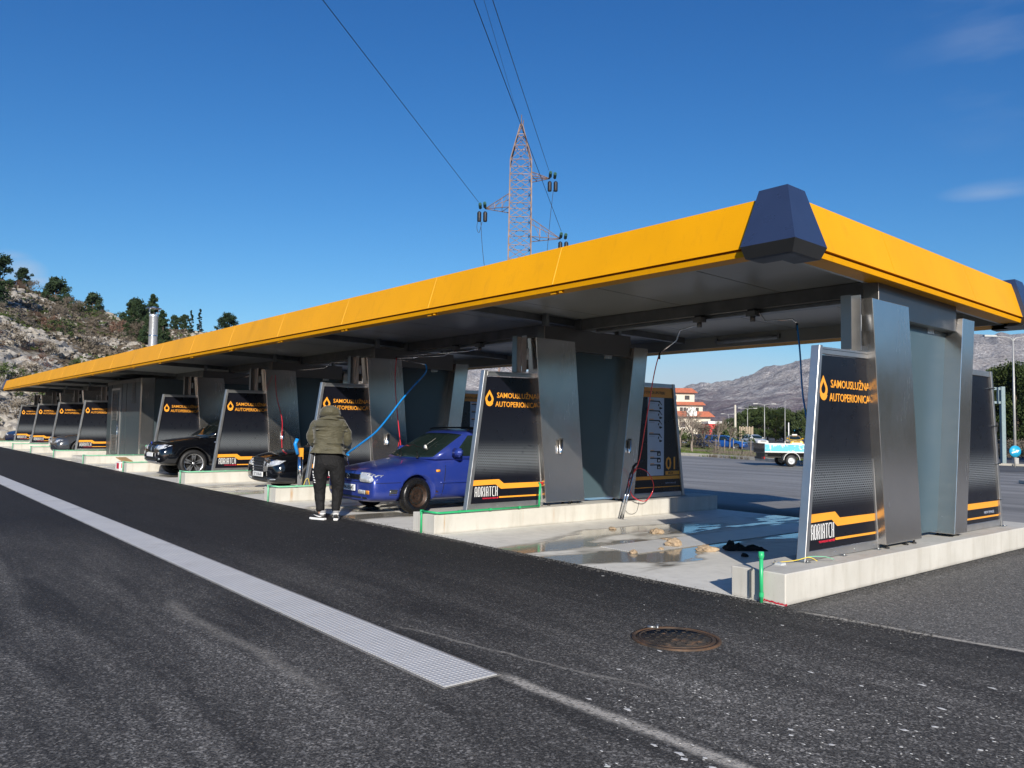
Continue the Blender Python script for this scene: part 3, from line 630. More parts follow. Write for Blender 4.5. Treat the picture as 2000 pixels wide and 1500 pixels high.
fp = make_front_panel(); dv = make_divider(); pr_plain = make_rear_panel('plain', '')
dv2 = copy_tree(dv); make_holder(dv2)
seen = {0: 'nearest the camera on the right', 1: 'left of the puddled bay', 2: 'behind the person in the olive jacket', 3: 'behind the black off-roader, third from the equipment cabin side', 4: 'just right of the equipment cabin, behind the bonnet of the black off-roader', 6: 'touching the left side of the equipment cabin', 7: 'second to the left of the equipment cabin', 8: 'third to the left of the equipment cabin', 9: 'at the far left end of the row'}
seen[3] = 'between the black off-roader and the black saloon'; seen[4] = 'just right of the equipment cabin'
for k in range(NW):
    if k == 5: continue
    loc = (-k * S, 0, 0)
    if k == 0: a = fp; a.location = loc
    else: a = copy_tree(fp); a.location = loc
    tag(a, 'black front sign panel, ' + seen[k], 'sign', 'front sign panels with the orange drop logo')
    d = dv if k == 0 else (dv2 if k == 1 else copy_tree(dv2)); d.location = loc
    tag(d, 'steel divider with leaning columns, ' + seen[k], 'pillar', 'steel dividers between the wash bays')
    b = pr_plain if k == 0 else make_rear_panel('info', '%02d' % k); b.location = loc
    tag(b, 'black rear sign panel ' + ('with plain orange stripes, right of the nearest steel divider' if k == 0 else 'with instruction strip, ' + seen[k]), 'sign', None if k == 0 else 'rear instruction panels')

# green water pipes on the plinths
def green_pipe(k):
    t = thing('green_pipe', '', 'pipe', (-k * S, 0, 0), 0, None if k == 0 else 'green plastic pipes along the plinths'); m = 'green_pipe' if k < 2 else 'pale_green_pipe'
    if k == 0:
        MB().tube([(-.205, -.045, .0), (-.205, -.045, .405)], .0175, 12).build('riser', m, t)
        MB().lathe([(.0001, .44), (.024, .44), (.026, .40), (.022, .385), (.0175, .375)], (-.205, -.045, 0), 'z', 12).build('socket', m, t)
        MB().lathe([(.021, .05), (.022, .06), (.021, .09)], (-.205, -.045, 0), 'z', 12).build('joint', m, t)
        t['label'] = 'bright green plastic pipe standing at the end of the nearest plinth'; return
    x0 = -PW + .30 if k == 1 else -.40
    MB().tube([(-.28, -.03, .0), (-.28, -.03, .30), (-.26, -.0, .305)], .016, 10).build('riser', m, t)
    MB().tube([(-.27, -.03, .30), (.012, .02, .30), (.022, .06, .296), (.022, 1.9, .30)], .016, 10).build('long_run', m, t)
    MB().tube([(.022, 1.9, .29), (.022, 1.92, .62)], .017, 10).tube([(.022, 1.92, .62), (-.05, 1.96, .64), (-.1, 2.1, .63)], .016, 10).build('rear_riser', m, t)
    mb = MB()
    for y in (.4, .95, 1.5): mb.lathe([(.0205, y - .02), (.0205, y + .02)], (.022, 0, .298), 'y', 10)
    mb.lathe([(.0001, .32), (.021, .32), (.021, .27), (.017, .265)], (-.28, -.03, 0), 'z', 10).build('pipe_joints', m, t)
    MB().lathe([(.0001, 0), (.018, 0), (.018, .03), (.0001, .03)], (-.02, 1.98, .62), 'y', 10).box((-.03, 1.96, .63), (.03, 1.975, .66)).build('tap', 'red_hose' if k == 1 else 'galvanised', t)
    t['label'] = 'green water pipe along the top edge of ' + ['', 'the plinth left of the puddled bay', 'the plinth behind the person', 'the plinth between the two black cars', 'the plinth right of the equipment cabin', 'the plinth under the equipment cabin', 'the plinth left of the equipment cabin', 'the third plinth from the left end', 'the second plinth from the left end', 'the farthest plinth'][k]
for k in range(NW): green_pipe(k)
# loose wires at the nearest panel foot
t_ = thing('loose_cables', 'yellow, grey and green cables lying on the nearest plinth by the panel foot', 'cable', (-.3, .5, PH))
def curve(pts, n=8):
    P_ = [Vector(p) for p in pts]; out = []
    for i in range(len(P_) - 1):
        a, b, c, d = P_[max(i - 1, 0)], P_[i], P_[i + 1], P_[min(i + 2, len(P_) - 1)]
        for j in range(n):
            t = j / n; out.append(.5 * ((2 * b) + (c - a) * t + (2 * a - 5 * b + 4 * c - d) * t * t + (3 * b - a - 3 * c + d) * t ** 3))
    return out + [P_[-1]]
MB().tube(curve([(-.06, -.1, .012), (0, .0, .02), (.05, .12, .03), (.1, .24, .05), (.16, .28, .02)]), .004, 6).build('yellow_cable', 'yellow_wire', t_)
MB().tube(curve([(.02, .16, .02), (.1, .25, .055), (.17, .4, .05), (.18, .55, .012)]), .0035, 6).build('green_cable', 'pale_green_pipe', t_)
MB().tube(curve([(.1, -.54, -.20), (.1, -.52, .0), (.05, -.40, .012), (-.02, -.15, .015), (-.06, -.08, .03)]), .003, 6).build('grey_cable', 'galvanised', t_)
MB().box((-.03, -.14, .001), (.04, -.06, .02)).build('connector', 'lamp_plastic', t_)
t_ = thing('grey_strap', 'thin grey metal strap hanging down the end face of the nearest plinth', 'strap', (-.33, -.02, 0))
MB().prism([(-.012, .02), (.012, .02), (.012, .25), (.04, .285), (.03, .29), (-.012, .262)], -.004, .0, 'y').build('strap_band', 'galvanised', t_)
mb = MB(); rg = random.Random(4)
for i in range(26):
    x = -.26 + i * .0105; z = .02 - i * .0004 + rg.uniform(-.004, .004)
    mb.add([(x, -.002, z - .006), (x + .014, -.002, z - .006), (x + .014, -.002, z + rg.uniform(.003, .012)), (x, -.002, z + rg.uniform(.003, .01))], [(0, 1, 2, 3)])
tag(mb.build('red_spray_mark', 'red_print'), 'red paint mark at the foot of the nearest plinth end', 'paint mark')
# ------------------------------------------------------------------ canopy
XR, XL, YF, YB = .003, -48.79, .13, 6.41; ZB, ZT, INS = 3.1876, 3.667, .15; TILT = -.1116
def tz(y): return TILT * (y - YF) / (YB - YF)
canopy = thing('canopy', 'long flat canopy with bright yellow edge over the row of wash bays', 'canopy', (0, 0, 0))
def sheary(me):
    for v in me.vertices: v.co.z += tz(v.co.y)
    return me
def cpart(name, mb, mat, bevel=0):
    o = link(name, sheary(mb.mesh(name)), mat, canopy)
    if bevel: b = o.modifiers.new('bevel', 'BEVEL'); b.width = bevel; b.segments = 1; b.limit_method = 'ANGLE'; b.angle_limit = R(40)
    return o
# cross-sections in (n = inward distance, z)
FACE = [(0, ZB), (INS, ZT), (INS + .03, ZT), (.035, ZB + .004)]
STEP = [(.0, ZB - .0), (.033, ZB + .003), (.048, ZB - .02), (.03, ZB - .024)]
LIP = [(.018, ZB - .022), (.05, ZB - .022), (.062, ZB - .072), (.030, ZB - .072)]
SOF = [(.034, ZB - .073), (.062, ZB - .073), (.30, ZB - .050), (.30, ZB - .042), (.034, ZB - .068)]
def run(sec, side, a, b):
    mb = MB()
    if side == 'front': mb.prism([(YF + n, z) for n, z in sec], a, b)
    elif side == 'back': mb.prism([(YB - n, z) for n, z in sec], a, b)
    elif side == 'right': mb.prism([(XR - n, z) for n, z in sec], a, b, 'y')
    else: mb.prism([(XL + n, z) for n, z in sec], a, b, 'y')
    return mb
xsm = [XR - .47] + [-(3.12 + 2.6484 * i) for i in range(18)]; xsm = [x for x in xsm if x > XL + .9] + [XL + .47]
for i in range(len(xsm) - 1):
    a, b = xsm[i + 1], xsm[i]
    if b - a < .3: continue
    cpart('fascia_panel', run(FACE, 'front', a + .005, b - .005), 'yellow_paint'); cpart('fascia_lip', run(LIP, 'front', a + .002, b - .002), 'yellow_paint')
    cpart('fascia_panel', run(FACE, 'back', a + .003, b - .003), 'yellow_paint'); cpart('fascia_lip', run(LIP, 'back', a + .002, b - .002), 'yellow_paint')
    cpart('soffit_strip', run(SOF, 'front', a + .001, b - .001), 'yellow_paint'); cpart('soffit_strip', run(SOF, 'back', a + .001, b - .001), 'yellow_paint')
for i in range(1, len(xsm) - 1): cpart('joint_strip', run([(-.002, ZB + .004), (INS - .002, ZT - .002), (INS + .004, ZT - .002), (.004, ZB + .004)], 'front', xsm[i] - .005, xsm[i] + .005), 'joint_yellow')
for i in range(len(xsm) - 1): cpart('lip_clip', MB().box((xsm[i + 1] - .09, YF + .055, ZB - .10), (xsm[i + 1] + .0, YF + .10, ZB - .0735)).box((xsm[i + 1] + .07, YF + .045, ZB - .10), (xsm[i + 1] + .11, YF + .09, ZB - .0735)), 'yellow_paint')
cpart('fascia_backing', run([(.04, ZB - .03), (INS + .031, ZT - .01), (INS + .06, ZT - .01), (.09, ZB - .03)], 'front', XL + .2, XR - .2), 'brown_edge')
cpart('fascia_backing', run([(.04, ZB - .03), (INS + .031, ZT - .01), (INS + .06, ZT - .01), (.09, ZB - .03)], 'back', XL + .2, XR - .2), 'brown_edge')
for side in ('right', 'left'):
    ya = [YF + .44, 2.13, 4.31, YB - .44]
    for a, b in zip(ya[:-1], ya[1:]):
        cpart('fascia_panel', run(FACE, side, a + .003, b - .003), 'yellow_paint'); cpart('fascia_lip', run(LIP, side, a + .002, b - .002), 'yellow_paint'); cpart('soffit_strip', run(SOF, side, a + .001, b - .001), 'yellow_paint')
    cpart('fascia_backing', run([(.04, ZB - .03), (INS + .031, ZT - .01), (INS + .06, ZT - .01), (.09, ZB - .03)], side, YF + .2, YB - .2), 'brown_edge')
# small torn joint tape on the right fascia
mb = MB().prism([(2.02, 3.40), (2.05, 3.36), (2.10, 3.24), (2.115, 3.245), (2.075, 3.36)], -.028, -.024); 
# corner caps
def cap(cx, cy, sx, sy):
    prof = [(-.115, ZT + .055, .50), (.0, 0, 0)]
    # rings: (outward offset at the corner, z, wrap length)
    rings = [(-.115, ZT + .07, .41), (.055, ZB + .0, .50), (-.005, ZB - .105, .485), (-.05, ZB - .11, .45)]
    mb = MB(); vs = []
    for o, z, w in rings:
        # L shaped path: outer corner, along -x and +y, then inner return
        pts = [(-w, -o), (o, -o), (o, w), (o - .20, w), (o - .20, .20 - o), (-w, .20 - o)]
        vs += [(cx + sx * px, cy + sy * py, z) for px, py in pts]
    n = 6; fs = []
    for r in range(len(rings) - 1): fs += [(r * n + i, r * n + (i + 1) % n, (r + 1) * n + (i + 1) % n, (r + 1) * n + i) for i in range(n)]
    if sx * sy < 0: pass
    upper = MB().add(vs[:2 * n], fs[:n] + [(0, 1, 4, 5), (1, 2, 3, 4)])
    lower = MB().add(vs[n:], [tuple(i - 0 for i in f) for f in fs[:n]] + [tuple(i + n for i in f) for f in fs[:n]] + [(2 * n, 2 * n + 1, 2 * n + 4, 2 * n + 5), (2 * n + 1, 2 * n + 2, 2 * n + 3, 2 * n + 4)])
    c = cpart('corner_cap', upper, 'cap_metal'); l = cpart('cap_underside', lower, 'cap_metal_under')
    l.parent = c
for (cx, cy, sx, sy) in ((XR, YF, 1, 1), (XR, YB, 1, -1), (XL, YF, -1, 1), (XL, YB, -1, -1)): cap(cx, cy, sx, sy)
# roof sheet and ceiling sheets
cpart('roof_sheet', MB().box((XL + .2, YF + .2, ZT - .12), (XR - .2, YB - .2, ZT - .08)), 'galvanised')
cz = 3.345; xa = XR - .28
while xa > XL + .3:
    xb = max(xa - 1.58, XL + .28)
    cpart('ceiling_sheet', MB().box((xb + .009, YF + .27, cz), (xa - .009, YB - .27, cz + .04)), 'ceiling_sheet'); xa = xb
cpart('ceiling_backing', MB().box((XL + .28, YF + .27, cz + .02), (XR - .28, YB - .27, cz + .06)), 'black_plastic')
for y in (YF + .30, YB - .30): cpart('edge_channel', MB().box((XL + .3, y - .02, ZB - .05), (XR - .3, y + .02, cz - .002)), 'ceiling_sheet')
for x in (XR - .32, XL + .32): cpart('edge_channel', MB().box((x - .02, YF + .33, ZB - .05), (x + .02, YB - .33, cz - .002)), 'ceiling_sheet')
# main beam over the columns, one length per bay, with the rail under it
for k in range(9):
    a, b = -(k + 1) * S - .33, -k * S - .33
    cpart('main_beam', MB().box((a + .01, 3.0, 3.16), (b - .01, 3.2, cz - .001)), 'dark_steel', .01)
    cpart('hose_rail', MB().box((a + .4, 3.06, 3.12), (b - .25, 3.14, 3.158)).box((a + .35, 3.02, 3.107), (b - .2, 3.18, 3.118)), 'galvanised')
    cpart('purlin', MB().box((b - .12, .5, 3.235), (b - .02, 5.9, cz - .001)), 'dark_steel')
for k in range(NW):
    if k in (5,): continue
    cpart('beam_plate', MB().box((-k * S - .345, 2.965, 3.12), (-k * S - .2, 2.995, cz - .005)), 'dark_steel')
# marks left on the soffit edge: small reflective stickers
# tube lights on the inner face of the rear fascia
for k in range(9):
    if k == 5: continue
    t_ = thing('tube_light', 'tube light under the rear canopy edge, %s bay from the right' % ORD[k], 'lamp', (-k * S - 4.4, 6.07, 3.12), 0, 'tube lights under the rear edge')
    MB().tube([(-.62, 0, 0), (.62, 0, 0)], .035, 10).build('tube', 'lamp_plastic', t_); MB().box((-.66, -.03, -.02), (-.62, .03, .07)).box((.62, -.03, -.02), (.66, .03, .07)).build('end_clips', 'galvanised', t_)
    MB().box((-.5, -.01, .03), (.5, .01, .05)).build('bracket', 'galvanised', t_)
# booms with hanging hoses
def boom(x, y, z, pts, hose, hm, label, r=.011):
    t = thing('hose_boom', label, 'hose boom', (x, y, z), 0, 'swinging hose booms under the ceiling')
    MB().box((-.07, -.06, -.05), (.07, .06, .02)).tube([(0, 0, -.05), (0, 0, -.12)], .035, 10).build('swivel', 'dark_steel', t); MB().box((-.05, -.05, .021), (.05, .05, 3.107 - z if 3.107 - z > .03 else .05)).build('mount', 'black_plastic', t)
    MB().tube([(a - x, b - y, c - z) for a, b, c in pts], .011, 8).build('arm', 'chrome', t)
    if hose:
        p = pts[-1]; h = MB().tube([(p[0] - x, p[1] - y, p[2] - z - .0), (p[0] - x, p[1] - y, p[2] - z - .09)], .014, 8).build('hose_fitting', 'black_rubber', t)
        MB().tube([(v[0] - x, v[1] - y, v[2] - z) for v in curve(hose, 10)], r, 8).build('hose', hm, t)
    return t
HZ = 2.95
HR = [(-3.87, 2.95, 2.61), (-4.05, 3.1, 2.30), (-4.55, 3.5, 1.55), (-4.95, 3.82, .98), (-5.14, 3.87, .72), (-5.16, 3.80, .60), (-5.17, 3.92, .36), (-5.18, 4.26, .275), (-5.16, 4.44, .50), (-5.16, 4.30, .74), (-5.16, 4.08, .83), (-5.17, 3.97, .80)]
boom(-3.1, 2.95, 3.06, [(-3.1, 2.95, 2.98), (-3.44, 2.95, 2.93), (-3.51, 2.95, 2.78), (-3.82, 2.95, 2.62)], [(-3.82, 2.95, 2.62)] + HR[1:], 'red_hose', 'bent steel boom with thin red hose looping by the chrome brush stand', .008)
boom(-2.24, 2.95, 3.06, [(-2.24, 2.95, 3.0), (-2.13, 2.95, 3.04), (-2.05, 2.95, 2.93), (-1.66, 2.95, 2.92), (-1.60, 2.95, 2.86)], [(-1.60, 2.95, 2.86), (-1.55, 2.93, 2.5), (-1.48, 2.9, 1.85), (-1.2, 2.7, 1.35), (-.6, 2.52, 1.25)], 'blue_hose', 'bent steel boom with a blue hose beside the nearest steel divider')
# second bay
boom(-9.0, 2.95, 3.06, [(-9.0, 2.95, 2.98), (-9.15, 2.95, 2.98), (-9.3, 2.9, 2.91), (-10.3, 2.35, 2.87)], None, None, 'bent steel boom holding the blue hose pulled out to the person')
tt = bpy.data.objects[[o.name for o in COL.objects if o.name.startswith('hose_boom') and 'person' in o.get('label', '')][0]]
MB().tube([Vector(v) - tt.location for v in curve([(-10.3, 2.35, 2.87), (-8.84, 2.15, 2.66)], 4)], .011, 8).build('arm', 'chrome', tt)
bh = [(-8.84, 2.15, 2.66), (-8.76, 2.1, 2.5), (-8.68, 1.76, 2.2), (-8.57, 1.45, 1.94), (-8.37, 1.09, 1.65), (-8.08, .67, 1.38), (-7.81, .23, 1.18), (-7.5, -.17, 1.04), (-7.38, -.22, 1.02)]
MB().tube([Vector(v) - tt.location for v in curve(bh, 8)], .016, 8).build('hose', 'blue_hose', tt)
boom(-8.2, 2.95, 3.06, [(-8.2, 2.95, 2.98), (-8.5, 2.9, 2.95), (-9.0, 2.7, 2.93), (-10.15, 2.3, 2.9)], [(-10.15, 2.3, 2.9), (-10.1, 2.25, 2.4), (-9.92, 2.2, 1.8), (-9.72, 2.15, 1.3), (-9.6, 2.1, 1.05), (-9.9, 2.2, .8), (-10.3, 2.5, 1.15)], 'red_hose', 'bent steel boom with a red hose hanging behind the blue estate car', .009)
boom(-13.4, 2.95, 3.06, [(-13.4, 2.95, 2.99), (-14.29, 2.95, 3.04), (-14.67, 2.95, 2.92), (-16.53, 2.9, 2.93), (-16.8, 2.85, 2.84)], [(-15.95, 2.2, 2.75), (-15.6, 2.1, 2.2), (-15.0, 2.0, 1.6), (-14.75, 1.9, 1.15), (-14.6, 1.85, .9)], 'red_hose', 'long bent steel boom over the black saloon with a red hose', .009)
boom(-18.9, 2.95, 3.06, [(-18.9, 2.95, 2.99), (-19.4, 2.95, 3.0), (-19.7, 2.95, 2.9), (-21.0, 2.9, 2.88)], None, None, 'bent steel boom over the black off-roader')
boom(-33.4, 2.95, 3.06, [(-33.4, 2.95, 2.99), (-33.9, 2.7, 2.95), (-34.3, 2.6, 2.9), (-36.0, 2.3, 2.88)], None, None, 'bent steel boom just left of the equipment cabin')
# brush stand at the plinth of the nearest bay, leaning chrome pipes
t_ = thing('brush_stand', 'leaning chrome pipe stand with a black brush handle in the nearest bay', 'stand', (-5.16, 3.62, .004))
MB().box((-.09, -.05, 0), (.09, .05, .008)).build('foot_plate', 'chrome', t_)
for dx in (-.028, .028): MB().tube([(dx, 0, .0), (dx, .26, .76)], .0165, 12).build('pipe', 'chrome', t_)
MB().tube([(0, .25, .74), (0, .30, .86), (0, .36, .90)], .022, 10).tube([(0, .36, .90), (0, .52, .96)], .017, 8).build('brush_handle', 'black_plastic', t_)
MB().lathe([(.0001, 0), (.03, 0), (.03, .05), (.0001, .05)], (0, .29, .80), 'y', 10).build('grip_ring', 'red_hose', t_)
t_ = thing('thin_cable', 'thin dark cable drooping in a loop on the side of the second plinth', 'cable', (-5.28, 3.8, 0))
MB().tube(curve([(0, 0, .24), (.006, .08, .10), (.006, .22, .055), (.006, .34, .10), (0, .40, .25)]), .003, 6).build('cable_loop', 'black_rubber', t_)
# clods of dried mud and the black cloth on the bay floor
def lump(name, loc, r, sq, mat, label, cat, seed, group=None, rz=0):
    bm = bmesh.new(); bmesh.ops.create_icosphere(bm, subdivisions=3, radius=1)
    for v in bm.verts:
        n = 1 + .45 * noise.noise(v.co * 1.4 + Vector((seed, 0, 0))) + .28 * noise.noise(v.co * 4 + Vector((0, seed, 0))); c = v.co * n
        v.co = Vector((c.x * sq[0], c.y * sq[1], max(c.z, -.55) * sq[2])) * r
    zmin = min(v.co.z for v in bm.verts)
    for v in bm.verts: v.co.z -= zmin
    me = bpy.data.meshes.new(name); bm.to_mesh(me); bm.free()
    o = link(name, me, mat, None, loc); o.rotation_euler = (0, 0, rz); return tag(o, label, cat, group)
lump('mud_clod', (-3.64, 2.69, .006), .095, (1, .8, .52), 'clod', 'brown clod of dried mud at the far side of the floor drain', 'clod', 1.1, 'clods on the bay floor', R(50))
lump('mud_clod', (-2.74, 1.93, .012), .10, (1, .85, .62), 'clod', 'largest light brown clod lying on the floor drain cover', 'clod', 5.3, 'clods on the bay floor', R(45))
lump('mud_clod', (-2.24, 1.95, .006), .10, (1.25, .8, .45), 'clod', 'pale clod touching the black cloth beside the floor drain', 'clod', 8.7, 'clods on the bay floor', R(45))
lump('mud_clod', (-2.64, 1.06, .006), .045, (1, 1, .6), 'clod', 'small brown clod in front of the floor drain end', 'clod', 3.7, 'clods on the bay floor')
lump('mud_clod', (-2.62, 1.55, .012), .03, (1, 1, .6), 'clod', 'tiny brown clod in the middle of the floor drain', 'clod', 4.7, 'clods on the bay floor')
lump('mud_clod', (-4.35, 2.54, .006), .05, (1.3, .7, .4), 'clod', 'small flat brown clod in the puddle', 'clod', 6.2, 'clods on the bay floor')
lump('mud_clod', (-1.72, 1.98, .006), .04, (1, 1, .7), 'black_cloth', 'small black scrap near the plinth in the shade', 'scrap', 9.2)
lump('mud_clod', (-3.15, 2.3, .012), .06, (1.4, .8, .25), 'clod', 'flat crumb of mud behind the largest clod', 'clod', 2.2, 'clods on the bay floor')
bm = bmesh.new(); bmesh.ops.create_grid(bm, x_segments=26, y_segments=14, size=1)
for v in bm.verts:
    x, y = v.co.x, v.co.y; v.co = Vector((x * .27, y * .07 * (1 - .5 * x), .03 + .055 * max(0, 1 - x * .8) * abs(noise.noise(Vector((x * 3.5, y * 2.2, 1)))) * 2.2 + .02 * noise.noise(Vector((x * 9, y * 7, 3)))))
    e = max(abs(x), abs(y)); v.co.z *= 1 - max(0, e - .7) / .35
me = bpy.data.meshes.new('black_rag'); bm.to_mesh(me); bm.free()
o = link('black_rag', me, 'black_cloth', None, (-2.0, 2.42, .006)); o.rotation_euler = (0, 0, R(48)); sub_mod(o, 1); md = o.modifiers.new('th', 'SOLIDIFY'); md.thickness = .008; tag(o, 'crumpled black rag lying on the wet floor behind a pale clod', 'rag')

# equipment cabin between the sixth and seventh plinth
t_ = thing('equipment_cabin', 'dark steel-clad equipment cabin with a louvred door under the canopy', 'cabin', (-31.94, 1.82, 0))
W = 5.10; D = 3.6; H = 3.09
MB().box((.0, .03, .12), (W - .03, D, H - .02)).build('shell', 'dark_steel', t_)
xs = [0.0, 1.1, 2.35, 3.3, W]
mbs = [(0.06, .72, 'plain'), (.76, 2.3, 'door'), (2.34, 2.95, 'plain'), (3.0, 4.88, 'vent')]
for a, b, kd in mbs: MB().box((a, .0, .16), (b - .02, .028, H - .14)).build('cladding_panel', 'cabin_cladding' if kd != 'frame' else 'dark_steel', t_)
MB().box((W - .2, -.012, .12), (W + .0, .02, H)).box((W - .0, -.012, .12), (W + .015, .42, H)).build('corner_post', 'stainless_edge', t_)
MB().box((0, -.01, H - .13), (W - .2, .02, H)).box((0, -.01, .12), (W - .2, .02, .158)).build('rim', 'dark_steel', t_)
for y0 in (.44, 1.45, 2.45): MB().box((W - .03, y0, .16), (W, y0 + .97, H - .02)).build('cladding_panel', 'cabin_cladding', t_)
d_ = MB().box((.9, -.03, .22), (2.1, -.002, 2.72)).build('door', 'cabin_cladding', t_)
MB().box((.84, -.036, .18), (.9, .0, 2.80)).box((2.1, -.036, .18), (2.16, .0, 2.80)).box((.9, -.036, 2.72), (2.1, .0, 2.80)).build('door_frame', 'aluminium', d_)
for z0, z1 in ((1.55, 2.6), (.35, .95)):
    mb = MB(); z = z0
    while z < z1: mb.obox((1.45, -.04, z), (.72, .035, .012), Matrix.Rotation(R(35), 3, 'X')); z += .058
    mb.box((1.07, -.052, z0 - .04), (1.09, -.03, z1 + .02)).box((1.81, -.052, z0 - .04), (1.83, -.03, z1 + .02)); mb.build('louvre', 'dark_steel', d_)
MB().tube([(1.98, -.05, .25), (1.98, -.05, 1.6)], .014, 8).tube([(1.86, -.075, 1.30), (2.12, -.075, 1.30)], .018, 8).tube([(1.98, -.03, 1.30), (1.98, -.08, 1.30)], .02, 8).build('handle', 'chrome', d_)
mb = MB(); z = 2.2
while z < 3.0: mb.obox((4.0, -.02, z), (.5, .035, .012), Matrix.Rotation(R(35), 3, 'X')); z += .06
mb.build('vent_louvre', 'dark_steel', t_)
MB().box((.4, -1.3, .004), (W + .06, D, .115)).build('base_slab', 'concrete', t_)
t_ = thing('traffic_barrier_block', 'small white block with a red patch at the right foot of the equipment cabin', 'block', (-22.15, .12, .004))
MB().box((-.42, -.1, 0), (.1, .25, .26)).build('body', 'white_paint', t_, .02); MB().box((-.25, -.106, .05), (-.0, -.103, .22)).box((.1005, -.06, .08), (.104, .1, .22)).build('red_patch', 'red_print', t_)
t_ = thing('cardboard_sheet', 'folded brown cardboard lying on the white block by the cabin', 'cardboard', (-22.3, .2, .27), R(10))
MB().obox((0, 0, .06), (.5, .3, .02), Matrix.Rotation(R(12), 3, 'Y')).build('sheet', 'cardboard', t_)
# chimney
t_ = thing('chimney_flue', 'shiny round steel flue with a flat rain cap rising behind the yellow roof edge', 'chimney', (-32.0, 3.5, 3.25))
mb = MB().lathe([(.175, 0), (.175, 2.72), (.185, 2.74), (.185, 2.84), (.16, 2.84), (.16, 2.5)], seg=28)
mb.build('pipe', 'bright_flue', t_)
for z in (.9, 1.9): MB().lathe([(.177, z), (.182, z + .01), (.182, z + .04), (.177, z + .05)], seg=28).build('clamp_band', 'chrome', t_)
cp = MB().lathe([(.0001, 3.20), (.12, 3.16), (.31, 3.12), (.31, 3.10), (.0001, 3.11)], seg=28).build('rain_cap', 'chrome', t_)
for a in range(4): MB().tube([(.18 * math.cos(a * 1.571 + .6), .18 * math.sin(a * 1.571 + .6), 2.78), (.28 * math.cos(a * 1.571 + .6), .28 * math.sin(a * 1.571 + .6), 3.11)], .014, 6).build('cap_strut', 'chrome', cp)

# ------------------------------------------------------------------ cars
def loft(rings, closed_ends=True, smooth=True):
    n = len(rings[0]); mb = MB(); vs = [p for r in rings for p in r]
    fs = [(i * n + k, (i + 1) * n + k, (i + 1) * n + (k + 1) % n, i * n + (k + 1) % n) for i in range(len(rings) - 1) for k in range(n)]
    if closed_ends: fs += [tuple(range(n)), tuple((len(rings) - 1) * n + k for k in range(n))[::-1]]
    return mb.add(vs, fs, smooth)
def body_ring(y, zb, zs, zt, ws, wm, wt, crown=.02):
    h = [(0, zb), (ws * .75, zb), (ws, zb + .05), (wm, zb + (zs - zb) * .40), (wm, zs), (wt, zt - .015), (wt * .6, zt + crown * .7), (0, zt + crown)]
    return [(x, y, z) for x, z in h] + [(-x, y, z) for x, z in h[-2:0:-1]]
def rrect(w, y0, y1, z, r0, r1, bow=.06):
    """rounded plan outline of the greenhouse; nose side at y0, bowed"""
    pts = []
    for (cx, cy, r, a0) in ((w - r0, y0 + r0, r0, -90), (w - r1, y1 - r1, r1, 0)):
        pts += [(cx + r * math.cos(R(a0 + 30 * i)), cy + r * math.sin(R(a0 + 30 * i))) for i in range(4)]
    pts = [(0, y0 - bow), (w * .5, y0 - bow * .8)] + pts + [(w * .5, y1 + bow * .5), (0, y1 + bow * .6)]
    return [(x, y, z) for x, y in pts] + [(-x, y, z) for x, y in pts[-2:0:-1]]
def patch(bvh, poly, axis, sign, off, th, name, mat, parent, step=.05, frm=3.0, mirror=False):
    bm = bmesh.new()
    def P3(p): return Vector((sign * frm, p[0], p[1])) if axis == 'x' else (Vector((p[0], sign * frm + (0 if sign < 0 else 4), p[1])) if axis == 'y' else Vector((p[0], p[1], frm)))
    dirv = {'x': Vector((-sign, 0, 0)), 'y': Vector((0, -sign, 0)), 'z': Vector((0, 0, -1))}[axis]
    f = bm.faces.new([bm.verts.new(P3(p)) for p in poly])
    ax = {'x': (1, 2), 'y': (0, 2), 'z': (0, 1)}[axis]
    for k, a in enumerate(ax):
        lo = min(p[k] for p in poly); hi = max(p[k] for p in poly); c = lo + step
        while c < hi:
            no = Vector((0, 0, 0)); no[a] = 1; co = Vector((0, 0, 0)); co[a] = c
            bmesh.ops.bisect_plane(bm, geom=bm.verts[:] + bm.edges[:] + bm.faces[:], plane_co=co, plane_no=no); c += step
    bad = []
    for v in bm.verts:
        hit = bvh.ray_cast(v.co, dirv, 12)
        if hit[0] is None: bad.append(v); continue
        v.co = hit[0] - dirv * off
    if bad: bmesh.ops.delete(bm, geom=bad, context='VERTS')
    if not bm.faces: bm.free(); return None
    bmesh.ops.recalc_face_normals(bm, faces=bm.faces[:])
    s = sum((fc.normal.dot(-dirv) for fc in bm.faces))
    if s < 0: bmesh.ops.reverse_faces(bm, faces=bm.faces[:])
    for fc in bm.faces: fc.smooth = True
    me = bpy.data.meshes.new(name); bm.to_mesh(me); bm.free()
    o = link(name, me, mat, parent); m = o.modifiers.new('th', 'SOLIDIFY'); m.thickness = th; m.offset = -1 if False else 1
    m.offset = -1; return o
